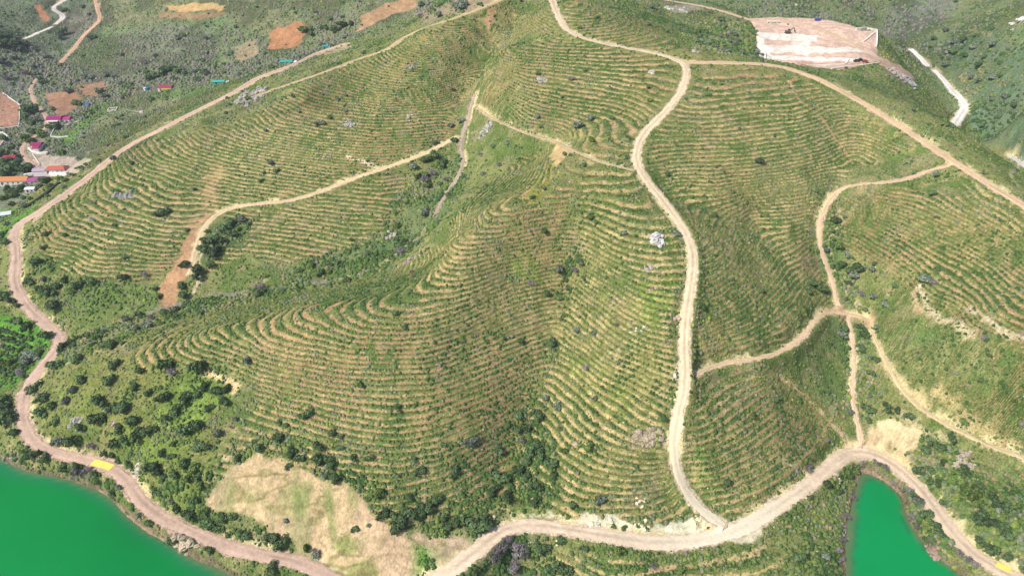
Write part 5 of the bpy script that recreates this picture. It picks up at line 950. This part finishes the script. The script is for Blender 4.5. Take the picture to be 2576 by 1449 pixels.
for i, a in enumerate([
 (1357,202,36,22,9,GR,'pale grey rock cluster on the upper block with a dark bush on its right'), (640,243,92,50,60,GR,'large pale rock outcrop beside the ridge track and shore road'), (1040,168,30,16,9,GR,'grey rock cluster among the terraces under the hilltop, upper of two'),
 (1030,294,22,18,6,GR,'round grey rock patch among the upper left terraces'), (882,312,46,14,34,(168,162,158),'low grey rock band left of the upper left terraces'), (1598,831,44,18,8,(228,226,220),'bright white boulder left of the spur road'),
 (1655,602,44,28,26,(206,200,196),'scattered pale rocks beside the spur road bend'), (1638,673,46,14,16,GR,'thin grey rock patch left of the spur road'), (1648,725,44,12,14,PK,'pinkish stones in green grass left of the spur road'), (1748,131,30,14,9,GR,'pale rocks just above the ridge junction'),
 (1640,182,22,16,8,WH,'small whitish rocks in the corner under the ridge road'), (310,494,90,22,40,(160,158,150),'long grey boulder band above the left terraces'), (228,551,30,12,7,GR,'small grey rocks between the curved left terraces'), (1448,1116,30,20,5,PK,'pinkish boulder in the lower gully'),
 (1440,1094,16,10,3,WH,'small white rock above the pinkish gully boulder'), (192,1065,44,28,18,GR,'pale rock outcrop among bushes above the lakeside bend'), (283,1072,28,22,9,PK,'pinkish rocks right of the pale lakeside outcrop'), (340,1172,42,22,44,(206,196,178),'cream rocks beside the lakeside road past the yellow slab'), (262,1032,60,10,14,(176,170,160),'thin line of pale stones in the grove'),
 (1625,1098,90,36,60,(166,152,130),'brown rubble field left of the spur road'), (1620,1262,60,20,14,CRM,'cream stones low on the spur beside the road'), (1700,945,34,16,10,WH,'whitish rocks touching the left edge of the spur road'), (1700,800,44,26,8,PK,'pinkish boulders at the left edge of the spur road'), (1672,812,14,10,6,CRM,'cream stones left of the pinkish roadside boulders'),
 (1405,1297,60,12,12,CRM,'cream rock ledge at the left end of the road cut'), (1487,1308,54,36,12,(232,228,204),'bright cream rock face in the road cut, largest of the cut'), (1535,1300,30,26,6,(228,220,196),'cream rock knob right of the bright rock face'), (1618,1322,66,26,14,(222,210,178),'cream rock ledge at the middle of the road cut'), (1752,1320,34,30,9,(226,216,180),'cream rock spur at the right end of the road cut'),
 (1712,1297,30,10,6,CRM,'thin cream rock line above the road cut'), (1870,1302,60,10,12,(228,220,188),'cream rocks above the white road fork'), (1240,1302,34,18,9,CRM,'cream rock steps where the lake road climbs'), (2255,188,52,28,50,(176,164,154),'upper rubble slope below the quarry corner'), (2285,205,46,26,40,(164,160,160),'grey lower rubble slope below the quarry corner'),
 (1695,26,70,14,14,WH,'white rocks beyond the hilltop, right of the boundary track'), (1725,21,14,8,3,WH,'small white rock right of the white rocks beyond the hilltop'), (2552,62,22,12,5,(232,230,222),'white rocks on the far hillside at the right edge'), (2570,50,22,20,5,(206,206,204),'pale grey rock on the far hillside, touching the right edge'), (2546,76,12,7,2,WH,'small white rock below the far hillside rocks'),
 (2002,14,10,7,1,WH,'single white rock on the slope above the quarry'), (2150,520,14,8,3,GR,'few grey stones at the top of the long right terraces'), (1030,655,60,20,18,(178,160,150),'pinkish stones in the dry creek'), (985,590,50,22,18,(180,172,160),'pale stones at the head of the dry creek'), (1225,330,56,20,34,(164,164,150),'pale rocks beside the stony creek bed'),
 (735,716,30,14,8,(196,178,172),'pinkish stones at the bend of the dry creek'), (1245,1100,16,10,3,WH,'white stone pair on the lower spur terraces'), (2170,1163,46,9,60,(196,184,166),'pale rocks lining the head of the green cove'), (2270,1200,26,18,46,(188,176,160),'pale rocks on the right bank by the cove head'), (2300,1245,26,36,30,(160,146,134),'brown rocks on the right bank of the cove'),
 (2098,1200,30,40,14,(190,178,160),'pale rocks on the left bank by the cove head'), (2124,1335,22,80,20,(150,134,134),'purplish rocks on the lower left bank of the cove'), (2350,1390,60,40,22,(164,140,126),'brown rocks on the lower right bank of the cove'), (220,1205,70,14,18,(140,132,140),'mauve-grey rocks at the waterline below the yellow slab'), (470,1372,110,40,40,(182,166,144),'brown rocks along the waterline below the straight road'),
 (30,1150,50,24,16,(160,146,138),'brown rocks at the waterline at the left edge'), (2420,1160,60,40,40,(178,166,146),'stony patch on the slope above the cove road'), (1330,1370,30,10,8,WH,'whitish stones below the lake road beside the mauve thicket'), (1405,1370,24,14,6,CRM,'cream stones below the lake road right of the bushes'), (366,1304,22,18,22,(150,134,124),'brown rocks at the shoreline beside the narrow road')]):
    outcrop(*a, 900+i)
# loose pale stones on the terraces
N = 5200; yy = np.exp(rng.uniform(np.log(150), np.log(700), N)); xx = yy*rng.uniform(-1, 1, N)*(.8+.5*np.clip((420-yy)/270, 0, 1)); okk = (sample(ZB, xx, yy) > 1) & (sample(RDC, xx, yy) > .5) & (fbm(xx, yy, 16, 2, 91) > .5)
xx, yy = xx[okk], yy[okk]; rr = .12+.30*rng.random(len(xx))**2.5; V_, F_, C_ = domes(xx, yy, gz(xx, yy), rr, rr*.8, np.array([lin((206,198,176))*k for k in .75+.4*rng.random(len(xx))]))
tag(mesh_obj('loose_stones', V_, F_, M_ROCK, C_), 'loose pale stones strewn over the terraces and slopes', 'stones', kind='stuff')
# ------------------------------------------------------------------ haze
hv = MB().box((0, 2700, 300), (7600, 6500, 660)); m = bpy.data.materials.new('haze'); m.use_nodes = True; t = m.node_tree; t.nodes.clear()
pv = t.nodes.new('ShaderNodeVolumePrincipled'); pv.inputs['Density'].default_value = .00010; pv.inputs['Color'].default_value = (.80,.88,1,1); pv.inputs['Anisotropy'].default_value = .2
oo = t.nodes.new('ShaderNodeOutputMaterial'); t.links.new(pv.outputs[0], oo.inputs['Volume'])
hz_o = mesh_obj('haze', hv.v, hv.f, m); tag(hz_o, 'thin pale air over the valleys', 'haze', kind='stuff')
print('ZMAX', Z.max(), 'TOP 630')
